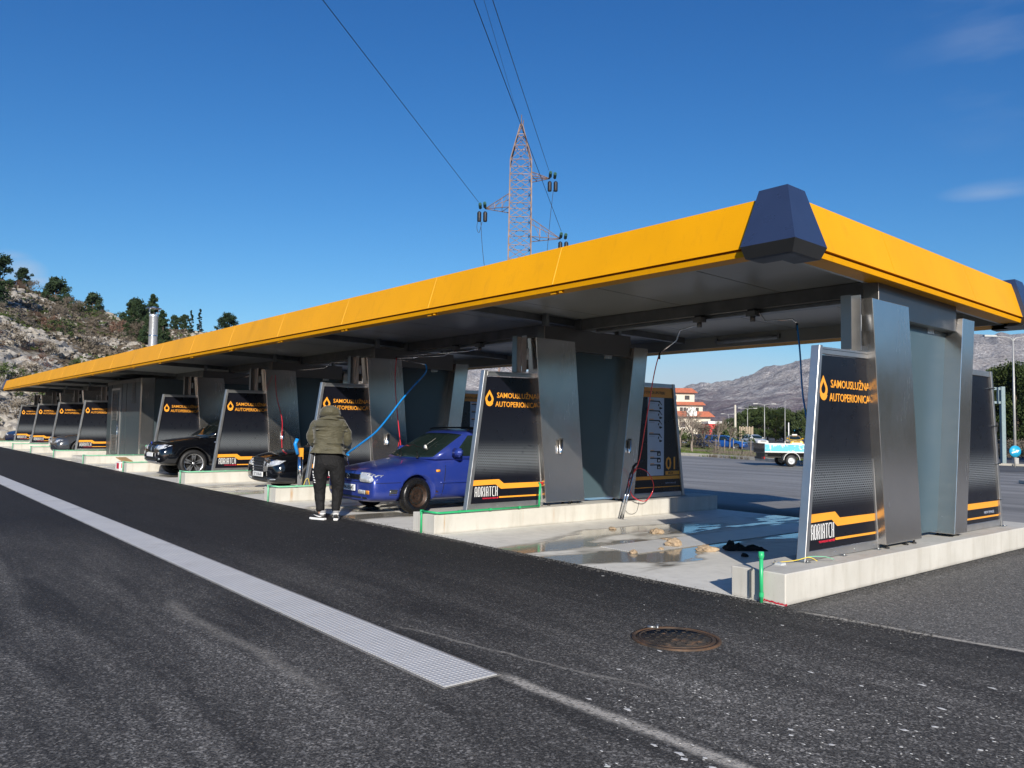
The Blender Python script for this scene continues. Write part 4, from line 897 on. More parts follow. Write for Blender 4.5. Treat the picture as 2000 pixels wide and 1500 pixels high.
def make_wheel(parent, x, y, r, w, style, rim_mat, tyre='tyre_wet', side=1, steer=0):
    e = bpy.data.objects.new('wheel', None); COL.objects.link(e); e.parent = parent; e.location = (x, y, r); e.rotation_euler = (0, 0, steer); e.empty_display_size = .1
    s = side; rr = r * (.64 if style == 'steel' else .70)
    MB().lathe([(rr, -w * .5), (r * .93, -w * .5), (r, -w * .34), (r, w * .34), (r * .93, w * .5), (rr + .01, w * .5), (rr, w * .42), (rr * .98, 0)], (0, 0, 0), 'x', 36).build('tyre', tyre, e)
    f = w * .5 * s
    if style == 'steel':
        mb = MB().lathe([(rr * 1.0, f * .98), (rr * .93, f * .9), (rr * .88, f * .45), (rr * .80, f * .40), (rr * .5, f * .62), (rr * .42, f * .62), (rr * .30, f * .45), (.0001, f * .5)], (0, 0, 0), 'x', 32); mb.build('rim', rim_mat, e)
        mb = MB()
        for i in range(12):
            a = i * math.pi / 6; mb.obox((f * .525, rr * .68 * math.cos(a), rr * .68 * math.sin(a)), (.014, .042, .028), Matrix.Rotation(a + math.pi / 2, 3, 'X'))
        for i in range(5):
            a = i * math.pi * .4; mb.tube([(f * .45, rr * .24 * math.cos(a), rr * .24 * math.sin(a)), (f * .62, rr * .24 * math.cos(a), rr * .24 * math.sin(a))], .010, 6)
        mb.build('vent_holes', 'wheel_arch_black', e)
    else:
        mb = MB().lathe([(rr * 1.0, f * 1.0), (rr * .94, f * .96), (rr * .9, f * .3), (rr * .9, -f)], (0, 0, 0), 'x', 32)
        mb.lathe([(.0001, f * .9), (rr * .17, f * .88), (rr * .2, f * .6)], (0, 0, 0), 'x', 20)
        ns = 5
        for i in range(ns):
            for dlt in (-.17, .17):
                a = i * 2 * math.pi / ns + .3; a1 = a + dlt; p0 = Vector((f * .78, rr * .14 * math.cos(a), rr * .14 * math.sin(a))); p1 = Vector((f * .86, rr * .93 * math.cos(a1), rr * .93 * math.sin(a1)))
                d = (p1 - p0); L_ = d.length; ang = math.atan2(d.z, d.y); mb.obox((p0 + p1) / 2, (.03, L_, .052), Matrix.Rotation(ang, 3, 'X'))
        mb.build('rim', rim_mat, e)
        MB().disc((f * .1, 0, 0), rr * .9, 'x', 24).build('brake_disc', 'wheel_arch_black', e)
    return e
def recalc(me):
    bm = bmesh.new(); bm.from_mesh(me); bmesh.ops.recalc_face_normals(bm, faces=bm.faces[:]); bm.to_mesh(me); bm.free()
def make_car(name, label, cat, sp, loc, rz, group=None, hi=True):
    t = thing(name, label, cat, loc, rz, group); L, W, r = sp['L'], sp['W'] / 2, sp['r']; paint = sp['paint']
    rings = []
    for (y, zb, zs, zt, fw, ft) in sp['st']: rings.append(body_ring(y, zb, zs, zt, W * fw * .95, W * fw, W * ft))
    ob = loft(rings).build('body', paint, t); sub_mod(ob, 2 if hi else 1)
    me = evaluated(ob); ob.modifiers.clear(); ob.data = me; recalc(me)
    # wheel arches
    cut = MB()
    for y in (sp['fa'], sp['ra']):
        for s in (-1, 1):
            x_a = s * (W - .33); x_b = s * (W + .2); n_ = 32; vs_ = [(xx, y + r * 1.14 * math.cos(6.28318 * q / n_), r + .01 + r * 1.14 * math.sin(6.28318 * q / n_)) for xx in (x_a, x_b) for q in range(n_)]; cut.add(vs_, [tuple(range(n_)), tuple(range(n_, 2 * n_))[::-1]] + [(q, (q + 1) % n_, n_ + (q + 1) % n_, n_ + q) for q in range(n_)])
    co = cut.build('cutter', None, t); recalc(co.data); cm = ob.modifiers.new('b', 'BOOLEAN'); cm.operation = 'DIFFERENCE'; cm.object = co; cm.solver = 'EXACT'
    me = evaluated(ob); ob.modifiers.clear(); ob.data = me; bpy.data.objects.remove(co)
    while me.materials: me.materials.pop()
    me.materials.append(M(paint))
    for p in me.polygons: p.use_smooth = True
    # greenhouse
    y1, y2, y3, y4, zb_, zr, wb, wr = sp['gh']; rings = []
    for tq in (0, .35, .7, .88, .97, 1.0):
        w = wb + (wr - wb) * tq; a = y1 + (y2 - y1) * tq; b = y4 + (y3 - y4) * tq; rings.append(rrect(w * W - (.03 if tq == 1 else 0), a + (.05 if tq == 1 else 0), b - (.04 if tq == 1 else 0), zb_ + (zr - zb_) * tq + (.01 if tq == 1 else 0), .14, .12))
    last = rings[-1]; rings.append([(x * .75, (y - (y2 + y3) / 2) * .8 + (y2 + y3) / 2, zr + .045) for x, y, z in last]); rings.append([(x * .3, (y - (y2 + y3) / 2) * .4 + (y2 + y3) / 2, zr + .06) for x, y, z in last])
    gh = loft(rings).build('cabin', paint, t); 
    bvs = []; bfs = []
    for o in (ob, gh):
        k = len(bvs); bvs += [v.co.copy() for v in o.data.vertices]; bfs += [tuple(i + k for i in p.vertices) for p in o.data.polygons]
    bv = BVHTree.FromPolygons(bvs, bfs)
    g = sp.get('glass', 'tinted_glass')
    for nm, ax, sg, poly, mt, off in sp['patches']:
        if not hi and nm in sp.get('skip', ()): continue
        polys = [poly]
        if ax == 'y' and sg != 0 and min(p[0] for p in poly) > 0.001: polys.append([(-p[0], p[1]) for p in poly][::-1])
        for pl in polys: patch(bv, pl, ax, sg, off, .012, nm, g if mt == 'glass' else mt, t, sp.get('step', .06))
        if ax == 'x': patch(bv, [p for p in poly], 'x', -sg, off, .012, nm, g if mt == 'glass' else mt, t, sp.get('step', .06))
    for y in (sp['fa'], sp['ra']):
        for s in (-1, 1):
            make_wheel(t, s * (W - sp.get('tw', .21) / 2 - .015), y, r, sp.get('tw', .21), sp['wheel'][0], sp['wheel'][1], sp['wheel'][2], s, sp.get('steer', 0) if y == sp['fa'] else 0)
    MB().box((-W * .72, .5, sp['st'][3][1] + .02), (W * .72, L - .4, sp['st'][3][1] + .18)).build('underbody', 'wheel_arch_black', t)
    for s in (-1, 1):
        mx = W * wb + .0; my = y1 + .42 * (y2 - y1) + .12; mz = zb_ + .07
        h = MB()
        a = [(s * (mx + .04), my - .03, mz - .02), (s * (mx + .21), my - .01, mz - .0)]
        hb = bmesh.new(); bmesh.ops.create_cube(hb, size=1)
        for v in hb.verts: v.co = Vector((s * (mx + .13) + v.co.x * .215, my + v.co.y * (.10 if v.co.x * s > 0 else .14), mz + .045 + v.co.z * .155))
        bmesh.ops.bevel(hb, geom=hb.edges[:], offset=.03, segments=3, affect='EDGES'); mm_ = bpy.data.meshes.new('mirror'); hb.to_mesh(mm_); hb.free()
        for p in mm_.polygons: p.use_smooth = True
        mo = link('mirror', mm_, sp.get('mirror', paint), t); MB().tube([(s * (mx - .03), my + .02, mz - .04), (s * (mx + .08), my, mz - .01)], .025, 6).build('mirror_stalk', 'black_plastic', mo)
    return t, bv
def pl(x0, x1, z0, z1): return [(x0, z0), (x1, z0), (x1, z1), (x0, z1)]
# blue estate car
golf = dict(L=4.34, W=1.70, r=.305, paint='blue_paint', fa=.85, ra=3.32, wheel=('steel', 'rusty_rim', 'tyre_wet'), glass='greenish_glass', steer=R(7), tw=.19,
    st=[(0.0, .30, .56, .62, .86, .74), (.02, .22, .56, .68, .93, .82), (.10, .20, .58, .735, .97, .86), (.45, .19, .62, .80, .99, .88), (.85, .19, .66, .85, 1, .90), (1.22, .19, .72, .915, 1, .92), (1.6, .19, .78, .94, 1, .95), (2.4, .19, .80, .95, 1, .955), (3.3, .19, .80, .955, 1, .955), (3.95, .22, .80, .95, .985, .94), (4.25, .28, .76, .93, .95, .90), (4.34, .36, .70, .86, .90, .84)],
    gh=(1.16, 1.95, 4.02, 4.24, .915, 1.385, .935, .735), step=.05,
    patches=[('windscreen', 'y', -1, [(-.70, .955), (-.60, 1.345), (-.3, 1.365), (.3, 1.365), (.60, 1.345), (.70, .955), (.3, .93), (-.3, .93)], 'glass', .012),
             ('side_window', 'x', 1, [(1.62, .965), (2.52, .965), (2.50, 1.33), (2.02, 1.33)], 'glass', .006), ('side_window', 'x', 1, [(2.60, .965), (3.30, .965), (3.24, 1.33), (2.58, 1.33)], 'glass', .006), ('side_window', 'x', 1, [(3.40, .975), (3.98, .975), (3.82, 1.32), (3.36, 1.325)], 'glass', .006),
             ('rear_window', 'y', 1, pl(-.55, .55, .98, 1.32), 'glass', .006),
             ('grille', 'y', -1, [(-.40, .575), (.40, .575), (.385, .665), (-.385, .665)], 'black_plastic', .006), ('headlight', 'y', -1, [(.375, .548), (.70, .545), (.79, .585), (.775, .665), (.60, .70), (.35, .705)], 'headlight_glass', .008),
             ('fog_lamp', 'y', -1, [(.33, .345), (.56, .345), (.56, .412), (.33, .412)], 'headlight_glass', .006), ('indicator', 'y', -1, [(.565, .345), (.68, .35), (.68, .412), (.565, .412)], 'amber_lens', .006),
             ('lower_grille', 'y', -1, [(-.42, .225), (.42, .225), (.42, .30), (-.42, .30)], 'black_plastic', .004), ('air_inlet', 'y', -1, [(.46, .225), (.66, .23), (.58, .30), (.46, .30)], 'black_plastic', .005), ('bumper_gap', 'y', -1, [(-.80, .533), (.80, .533), (.80, .541), (-.80, .541)], 'wheel_arch_black', .002),
             ('side_bumper_gap', 'x', 1, [(.02, .533), (.52, .533), (.52, .541), (.02, .541)], 'wheel_arch_black', .002), ('rub_strip', 'x', 1, [(1.30, .50), (3.0, .50), (3.0, .53), (1.30, .53)], 'blue_paint', .010),
             ('door_gap', 'x', 1, [(1.345, .25), (1.357, .25), (1.44, .90), (1.428, .90)], 'wheel_arch_black', .0015), ('door_gap', 'x', 1, [(2.555, .25), (2.567, .25), (2.567, .94), (2.555, .94)], 'wheel_arch_black', .0015), ('side_repeater', 'x', 1, [(1.22, .70), (1.30, .70), (1.30, .74), (1.22, .74)], 'amber_lens', .012), ('wheel_arch_trim', 'x', 1, [(1.17, .26), (1.26, .26), (1.28, .36), (1.20, .40)], 'rusty_rim', .001), ('scuff', 'x', 1, [(.30, .33), (.45, .33), (.46, .42), (.31, .43)], 'dark_grey_paint', .001)])
gt, gb = make_car('estate_car', 'blue estate car with rusty steel front wheels being washed beside the person', 'car', golf, (-8.42, .36, 0), 0)
MB().lathe([(.033, -.006), (.043, -.006), (.043, .003), (.033, .003)], (0, -.012, .622), 'y', 20).prism([(-.022, .645), (-.012, .645), (0, .620), (.012, .645), (.022, .645), (.003, .622), (.014, .598), (.008, .598), (0, .612), (-.008, .598), (-.014, .598), (-.003, .622)], -.022, -.016, 'y').build('round_badge', 'chrome', gt)
t_ = MB().box((-.26, -.034, .385), (.26, -.014, .49)).build('number_plate', 'plate_white', gt, .004)
MB().box((-.262, -.0365, .387), (-.222, -.0345, .488)).build('plate_band', 'plate_blue', t_)
me = text_mesh('ST MAB045', .44, .07, .01, .002); o = link('plate_lettering', me, 'black_ink', t_, (-.215, -.0352, .402)); o.rotation_euler = (R(90), 0, 0)
mb = MB()
for z in (.592, .61, .635, .652): mb.box((-.36, -.022, z), (-.05, .0, z + .006)).box((.05, -.022, z), (.36, .0, z + .006))
mb.build('grille_slats', 'black_plastic', gt)
for s in (-1, 1): MB().tube(curve([(s * .60, 2.05, 1.41), (s * .615, 2.15, 1.45), (s * .62, 3.0, 1.47), (s * .61, 3.85, 1.44), (s * .60, 3.95, 1.40)]), .015, 8).build('roof_rail', 'black_plastic', gt)
for s, a in ((.45, .2), (-.1, .1)): MB().tube([(s, 1.10, .945), (s - .42, 1.33, 1.045)], .009, 6).tube([(s, 1.06, .93), (s, 1.1, .95)], .018, 6).build('wiper', 'black_plastic', gt)
MB().lathe([(.0001, 0), (.05, 0), (.05, .008), (.0001, .008)], (.22, 1.39, 1.10), 'y', 18).tube([(.22, 1.42, 1.15), (.22, 1.62, 1.27)], .0015, 5).build('air_freshener', 'white_paint', gt)
# black saloon
merc = dict(L=4.88, W=1.86, r=.335, paint='black_paint', fa=.86, ra=3.74, wheel=('alloy', 'alloy_rim', 'black_rubber'), steer=0, tw=.24, skip=('door_gap',),
    st=[(0.0, .30, .52, .60, .80, .66), (.05, .20, .56, .72, .90, .76), (.22, .18, .62, .80, .96, .84), (.6, .17, .68, .87, .99, .88), (1.1, .17, .74, .93, 1, .90), (1.45, .17, .80, .97, 1, .92), (2.2, .17, .84, .985, 1, .94), (3.3, .18, .84, .99, 1, .94), (4.1, .2, .84, .99, .98, .9), (4.7, .28, .82, .97, .93, .86), (4.88, .36, .74, .9, .88, .8)],
    gh=(1.35, 2.15, 3.55, 4.25, .95, 1.42, .93, .70),
    patches=[('windscreen', 'y', -1, [(-.72, .99), (-.58, 1.37), (.58, 1.37), (.72, .99)], 'glass', .01), ('side_window', 'x', 1, [(1.82, .99), (2.72, 1.0), (2.66, 1.36), (2.25, 1.36)], 'glass', .006), ('side_window', 'x', 1, [(2.8, 1.0), (3.75, 1.02), (3.5, 1.34), (2.76, 1.36)], 'glass', .006),
             ('headlight', 'y', -1, [(.44, .56), (.66, .58), (.80, .62), (.82, .70), (.66, .72), (.50, .66)], 'headlight_glass', .008), ('lower_grille', 'y', -1, pl(-.36, .36, .24, .33), 'black_plastic', .004), ('fog_lamp', 'y', -1, [(.5, .27), (.74, .29), (.76, .31), (.5, .295)], 'headlight_glass', .006),
             ('door_gap', 'x', 1, [(1.7, .25), (1.71, .25), (1.71, .95), (1.70, .95)], 'wheel_arch_black', .001), ('headlight', 'y', -1, [(.33, .55), (.42, .55), (.44, .62), (.36, .64)], 'headlight_glass', .008)])
mt_, mbv = make_car('saloon_car', 'black saloon with chrome slatted radiator grille, left of the person', 'car', merc, (-13.15, .72, 0), 0)
gr = MB().prism([(-.27, .46), (.27, .46), (.33, .73), (-.33, .73)], -.03, .06, 'y').build('radiator_grille', 'black_plastic', mt_)
mb = MB()
for i in range(4):
    z = .505 + i * .055; w = .27 + (z - .46) * .22; mb.box((-w, -.046, z), (w, -.028, z + .014))
mb.prism([(-.27, .445), (.27, .445), (.27, .462), (-.27, .462)], -.045, .06, 'y').prism([(-.335, .73), (.335, .73), (.34, .75), (-.34, .75)], -.045, .06, 'y').prism([(-.272, .46), (-.285, .46), (-.345, .74), (-.33, .74)], -.045, .06, 'y').prism([(.272, .46), (.285, .46), (.345, .74), (.33, .74)], -.045, .06, 'y')
mb.build('grille_bars', 'chrome', gr); MB().box((-.26, -.05, .335), (.26, -.03, .44)).build('number_plate', 'plate_white', mt_, .004)
o = link('plate_lettering', text_mesh('ST 510-IH', .42, .07, .01, .002), 'black_ink', [c for c in mt_.children if c.name.startswith('number_plate')][0], (-.2, -.0515, .352)); o.rotation_euler = (R(90), 0, 0)
# black off-roader
x3 = dict(L=4.65, W=1.88, r=.37, paint='black_paint', fa=.86, ra=3.67, wheel=('alloy', 'alloy_rim', 'black_rubber'), tw=.25, skip=('door_gap',),
    st=[(0.0, .42, .64, .74, .80, .66), (.05, .34, .68, .84, .90, .78), (.2, .30, .74, .93, .96, .85), (.55, .28, .82, 1.0, .99, .88), (.95, .28, .88, 1.04, 1, .89), (1.3, .28, .92, 1.08, 1, .91), (1.8, .28, .96, 1.10, 1, .93), (3.0, .28, .98, 1.12, 1, .93), (4.0, .3, 1.0, 1.14, .98, .91), (4.5, .36, .96, 1.1, .94, .88), (4.65, .46, .9, 1.0, .9, .82)],
    gh=(1.22, 1.98, 4.0, 4.5, 1.07, 1.60, .93, .72),
    patches=[('windscreen', 'y', -1, [(-.72, 1.11), (-.58, 1.54), (.58, 1.54), (.72, 1.11)], 'glass', .01), ('side_window', 'x', 1, [(1.75, 1.12), (2.6, 1.13), (2.56, 1.53), (2.15, 1.53)], 'glass', .006), ('side_window', 'x', 1, [(2.68, 1.13), (3.5, 1.14), (3.45, 1.53), (2.65, 1.53)], 'glass', .006), ('side_window', 'x', 1, [(3.6, 1.15), (4.15, 1.18), (3.95, 1.5), (3.56, 1.52)], 'glass', .006),
             ('headlight', 'y', -1, [(.40, .74), (.62, .73), (.82, .78), (.84, .86), (.70, .88), (.46, .84)], 'headlight_glass', .008), ('kidney_grille', 'y', -1, [(.03, .66), (.26, .66), (.30, .82), (.24, .85), (.03, .85)], 'black_plastic', .012), ('kidney_frame', 'y', -1, [(.01, .64), (.28, .64), (.325, .83), (.25, .87), (.01, .87)], 'chrome', .006),
             ('lower_grille', 'y', -1, pl(-.5, .5, .44, .52), 'black_plastic', .004), ('skid_plate', 'y', -1, pl(-.45, .45, .345, .42), 'aluminium', .012), ('fog_lamp', 'y', -1, [(.60, .60), (.68, .60), (.68, .67), (.60, .67)], 'headlight_glass', .008), ('fog_lamp', 'y', -1, [(.62, .46), (.72, .47), (.72, .51), (.62, .51)], 'headlight_glass', .006), ('side_repeater', 'x', 1, [(1.40, .94), (1.54, .95), (1.54, .98), (1.40, .97)], 'chrome', .008),
             ('sill_trim', 'x', 1, [(1.4, .30), (3.2, .30), (3.2, .42), (1.4, .42)], 'black_plastic', .006)])
xt, xbv = make_car('off_road_car', 'black off-roader with silver spoked wheels sticking out right of the equipment cabin', 'car', x3, (-19.35, .15, 0), 0)
MB().box((-.26, -.04, .54), (.26, -.02, .645)).build('number_plate', 'plate_white', xt, .004)
MB().lathe([(.0001, 0), (.042, 0), (.042, .012), (.0001, .012)], (0, .0, .905), 'y', 18).build('round_badge', 'plate_blue', xt)
# cars whose noses stick out of the far bays
def spec(base, **k): d = dict(base); d.update(k); return d
def plain(base): return [p for p in base['patches'] if p[0] in ('windscreen', 'side_window', 'headlight', 'grille', 'rear_window', 'lower_grille', 'tail_light')]
sed = spec(merc, paint='dark_grey_paint', patches=plain(merc)); hat = spec(golf, paint='white_car_paint', patches=plain(golf), wheel=('alloy', 'alloy_rim', 'black_rubber'), steer=0)
make_car('saloon_car', 'dark grey car with bright headlights in the bay left of the equipment cabin', 'car', spec(sed), (-33.35, .15, 0), 0, None, False)
make_car('hatchback_car', 'white car nose between the second and third panel left of the equipment cabin', 'car', spec(hat), (-38.75, 1.0, 0), 0, None, False)
make_car('hatchback_car', 'small silver car nose behind the third panel left of the equipment cabin', 'car', spec(hat, paint='silver_paint'), (-44.2, 1.0, 0), 0, None, False)
make_car('saloon_car', 'dark blue car in the last bay at the far left end', 'car', spec(sed, paint='navy_paint'), (-51.3, 1.0, 0), R(18), None, False)
# ------------------------------------------------------------------ person
def skin_body(verts, edges, root, parent, name, mat, sub=2, disp=0, dsize=.2):  # a skinned, subdivided skeleton
    me = bpy.data.meshes.new(name); me.from_pydata([v[0] for v in verts], edges, []); o = link(name, me, None, parent)
    o.modifiers.new('skin', 'SKIN'); 
    sk = me.skin_vertices[0].data if me.skin_vertices else None
    if sk is None:
        bm = bmesh.new(); bm.from_mesh(me); ly = bm.verts.layers.skin.verify(); bm.to_mesh(me); bm.free(); sk = me.skin_vertices[0].data
    for i, v in enumerate(verts): sk[i].radius = v[1] if isinstance(v[1], tuple) else (v[1], v[1]); sk[i].use_root = (i == root)
    sub_mod(o, sub); m2 = evaluated(o); o.modifiers.clear(); o.data = m2
    m2.materials.clear(); m2.materials.append(M(mat))
    for p in m2.polygons: p.use_smooth = True
    if disp:
        for v in m2.vertices:
            n = noise.noise(v.co / dsize) + .5 * noise.noise(v.co / dsize * 2.3); v.co += v.normal * n * disp
    return o
person = thing('person', 'person seen from behind in olive hooded jacket and black track pants holding a hose', 'person', (-7.62, -.45, 0), math.atan2(cr.y, cr.x))
# local frame: x right as seen from behind, y forward (away), z up
BV = [((.02, 0, 1.0), (.13, .09)), ((.02, .02, 1.22), (.15, .10)), ((.01, .07, 1.45), (.16, .10)), ((.0, .12, 1.56), (.07, .07)), ((-.01, .16, 1.62), (.07, .07)), ((-.01, .18, 1.69), (.095, .105)), ((-.01, .19, 1.74), (.07, .08)),
      ((-.20, .07, 1.46), .05), ((-.27, .06, 1.30), .04), ((-.20, .26, 1.14), .034), ((-.13, .36, 1.08), .030),
      ((.20, .07, 1.45), .05), ((.27, .07, 1.28), .04), ((.25, .25, 1.13), .034), ((.20, .34, 1.08), .030),
      ((-.10, 0, .88), .07), ((-.12, .03, .50), .045), ((-.09, -.0, .12), .038), ((-.10, .08, .045), .03),
      ((.13, 0, .88), .07), ((.16, .04, .50), .045), ((.147, .0, .12), .038), ((.15, .09, .045), .03)]
BE = [(0, 1), (1, 2), (2, 3), (3, 4), (4, 5), (5, 6), (2, 7), (7, 8), (8, 9), (9, 10), (2, 11), (11, 12), (12, 13), (13, 14), (0, 15), (15, 16), (16, 17), (17, 18), (0, 19), (19, 20), (20, 21), (21, 22)]
skin_body(BV, BE, 0, person, 'body', 'skin', 2)
# trousers
TV = [((.02, 0, 1.17), (.215, .15)), ((.02, -.005, 1.0), (.235, .18)), ((-.095, -.01, .87), (.140, .150)), ((-.125, .015, .66), (.118, .128)), ((-.12, .04, .46), (.085, .098)), ((-.105, .02, .28), (.069, .08)), ((-.09, -.005, .12), (.061, .068)),
      ((.14, -.01, .87), (.140, .150)), ((.165, .015, .66), (.116, .128)), ((.16, .045, .46), (.083, .098)), ((.152, .02, .28), (.068, .079)), ((.147, .0, .12), (.060, .067))]
TE = [(0, 1), (1, 2), (2, 3), (3, 4), (4, 5), (5, 6), (1, 7), (7, 8), (8, 9), (9, 10), (10, 11)]
tr = skin_body(TV, TE, 1, person, 'track_pants', 'black_tracksuit', 3, .009, .14)
bv_tr = BVHTree.FromPolygons([v.co.copy() for v in tr.data.vertices], [tuple(p.vertices) for p in tr.data.polygons])
patch(bv_tr, [(-.085, 1.12), (-.085, .80), (-.05, .80), (-.05, 1.12)], 'x', -1, .003, .003, 'side_stripe', 'white_cloth', tr, .03)
mb = []
for i, z in enumerate((.745, .70, .66, .62, .585)):
    rr_ = .019 - .0024 * i; c = (-.06, z); patch(bv_tr, [(c[0] + rr_ * math.cos(k * .785), c[1] + rr_ * math.sin(k * .785)) for k in range(8)], 'x', -1, .003, .003, 'logo_dots', 'white_cloth', tr, .03)
# jacket
JV = [((.015, 0, 1.17), (.245, .18)), ((.015, .01, 1.23), (.255, .185)), ((.01, .02, 1.36), (.245, .18)), ((.005, .05, 1.47), (.235, .17)), ((.0, .09, 1.55), (.18, .13)), ((-.005, .13, 1.60), (.12, .11)),
      ((-.20, .07, 1.48), .105), ((-.27, .05, 1.36), .095), ((-.285, .08, 1.25), .088), ((-.23, .24, 1.14), .068), ((-.16, .32, 1.09), .052),
      ((.21, .07, 1.47), .105), ((.27, .06, 1.36), .092), ((.285, .09, 1.24), .085), ((.25, .24, 1.13), .066), ((.21, .31, 1.09), .052)]
JE = [(0, 1), (1, 2), (2, 3), (3, 4), (4, 5), (3, 6), (6, 7), (7, 8), (8, 9), (9, 10), (3, 11), (11, 12), (12, 13), (13, 14), (14, 15)]
jk = skin_body(JV, JE, 1, person, 'jacket', 'olive_jacket', 3, .014, .12)
# hood, a sagging shell round the bowed head
bm = bmesh.new(); bmesh.ops.create_uvsphere(bm, u_segments=28, v_segments=18, radius=1)
for v in bm.verts:
    c = v.co; x, y, z = c.x * .158, c.y * .16, c.z * .105
    if c.z < 0: x *= 1 + .42 * -c.z; y *= 1.12
    z -= .03 * c.y if c.y < 0 else 0
    v.co = Vector((x - .012, y + .14, z + 1.675)); v.co += c * .012 * noise.noise(c * 2.6)
    if c.z < -.35 and c.y < .3: v.co.z -= .015
for f in bm.faces: f.smooth = True
bmesh.ops.delete(bm, geom=[f for f in bm.faces if f.normal.y > .86], context='FACES')
me = bpy.data.meshes.new('hood'); bm.to_mesh(me); bm.free(); ho = link('hood', me, 'olive_jacket', jk); md = ho.modifiers.new('th', 'SOLIDIFY'); md.thickness = .014
MB().tube(curve([(-.19, .06, 1.54), (-.12, -.03, 1.575), (0, -.055, 1.585), (.12, -.035, 1.575), (.18, .05, 1.54)]), [.018] * 9 + [.022] * 16 + [.018] * 8, 8).build('hood_seam', 'olive_jacket', jk)
hp = [(.015 + .262 * math.cos(k * 6.28318 / 24), .002 + .195 * math.sin(k * 6.28318 / 24), 1.10 + .008 * math.sin(k * 2.1)) for k in range(25)]
MB().tube(hp, .013, 8).build('jacket_hem', 'olive_jacket', jk)
# hands with separate fingers
def hand(cx, cy, cz, s, d, name='hand'):
    mb = MB(); c = Vector((cx, cy, cz)); d = Vector(d).normalized(); side = Vector((s, 0, 0)); up = Vector((0, 0, 1))
    vs = [(c, (.036, .016)), (c + d * .075, (.038, .015))]; ed = [(0, 1)]
    for i, (o_, L_) in enumerate(((-.028, .062), (-.010, .072), (.010, .068), (.027, .052))):
        b = c + d * .08 + side * o_; k = len(vs); vs += [(b, .0088), (b + d * L_ * .5 - up * .008, .0085), (b + d * L_ * .62 - up * .034, .0078), (b + d * L_ * .35 - up * .05, .007)]; ed += [(1, k), (k, k + 1), (k + 1, k + 2), (k + 2, k + 3)]
    k = len(vs); vs += [(c + d * .03 - side * .035, .0105), (c + d * .06 - side * .05 - up * .015, .0095), (c + d * .085 - side * .03 - up * .03, .0085)]; ed += [(0, k), (k, k + 1), (k + 1, k + 2)]
    return skin_body([(tuple(a), b) for a, b in vs], ed, 0, person, name, 'skin', 1)
hand(-.13, .35, 1.075, 1, (.45, .75, -.15)); hand(.20, .35, 1.08, -1, (-.2, .8, -.1))
# shoes
def shoe(cx, cy, rz, s):
    e = bpy.data.objects.new('shoe', None); COL.objects.link(e); e.parent = person; e.location = (cx, cy, 0); e.rotation_euler = (0, 0, rz)
    out = [(-.032, -.09), (.032, -.09), (.043, -.02), (.044, .08), (.050, .15), (.035, .205), (0, .222), (-.035, .205), (-.048, .15), (-.040, .08), (-.040, -.02)]
    MB().prism(out, .0, .032, 'z').build('sole', 'white_cloth', e, .008, None, 2)
    rings = []
    for sc, z, sh in ((.98, .030, 0), (1.0, .055, 0), (.90, .085, -.01), (.70, .115, -.03)):
        rings.append([(x * sc, (y - .02) * (sc if z < .06 else (.95 if z < .09 else .55)) + .02 + sh * 1.3, z if y < .10 else min(z, .088 - (y - .10) * .15)) for x, y in out])
    u = loft(rings).build('upper', 'shoe_black', e); sub_mod(u, 1)
    for sd in (-1, 1): MB().prism([(-.05, .05), (-.02, .046), (.04, .056), (.115, .082), (.04, .068), (-.02, .062), (-.04, .068)], sd * .0405, sd * .0455).build('swoosh', 'white_cloth', e)
    MB().tube([(0, -.035, .06), (0, -.035, .15)], .047, 14).build('sock', 'grey_sock', e); MB().lathe([(.048, .09), (.05, .11)], (0, -.035, 0), 'z', 12).build('collar', 'white_cloth', e)
shoe(-.085, .02, R(62), 1); shoe(.15, .03, R(8), -1)
# spray lance held in front, pointing to the car
t_ = thing('spray_lance', 'thin steel spray lance held in front of the person, pointing at the blue car', 'spray lance', (-7.62, -.45, 0), math.atan2(cr.y, cr.x))
MB().tube([(.20, .43, 1.0), (.14, .95, .80)], .009, 8).build('lance_tube', 'chrome', t_); MB().tube([(.22, .30, 1.03), (.20, .45, .99)], .016, 8).build('lance_grip', 'black_plastic', t_)
# holster on the pole of the panel by the person
t_ = thing('brush_holster', 'blue and orange brush handle in a holster left of the person', 'holster', (-2 * S - .27, .52, .3))
MB().tube([(.05, .0, .60), (.05, -.06, .80), (.06, -.02, .90)], .035, 10).build('blue_grip', 'blue_hose', t_); MB().box((.02, .03, .50), (.09, .10, .72)).build('orange_grip', 'orange_print', t_); MB().tube([(.05, .06, .0), (.05, .06, .55)], .05, 12).build('holster_tube', 'chrome', t_)
MB().tube(curve([(.12, .1, -.03), (.1, .16, .10), (.12, .2, .12), (.11, .24, .0)]), .006, 6).build('yellow_cable_end', 'yellow_wire', t_)

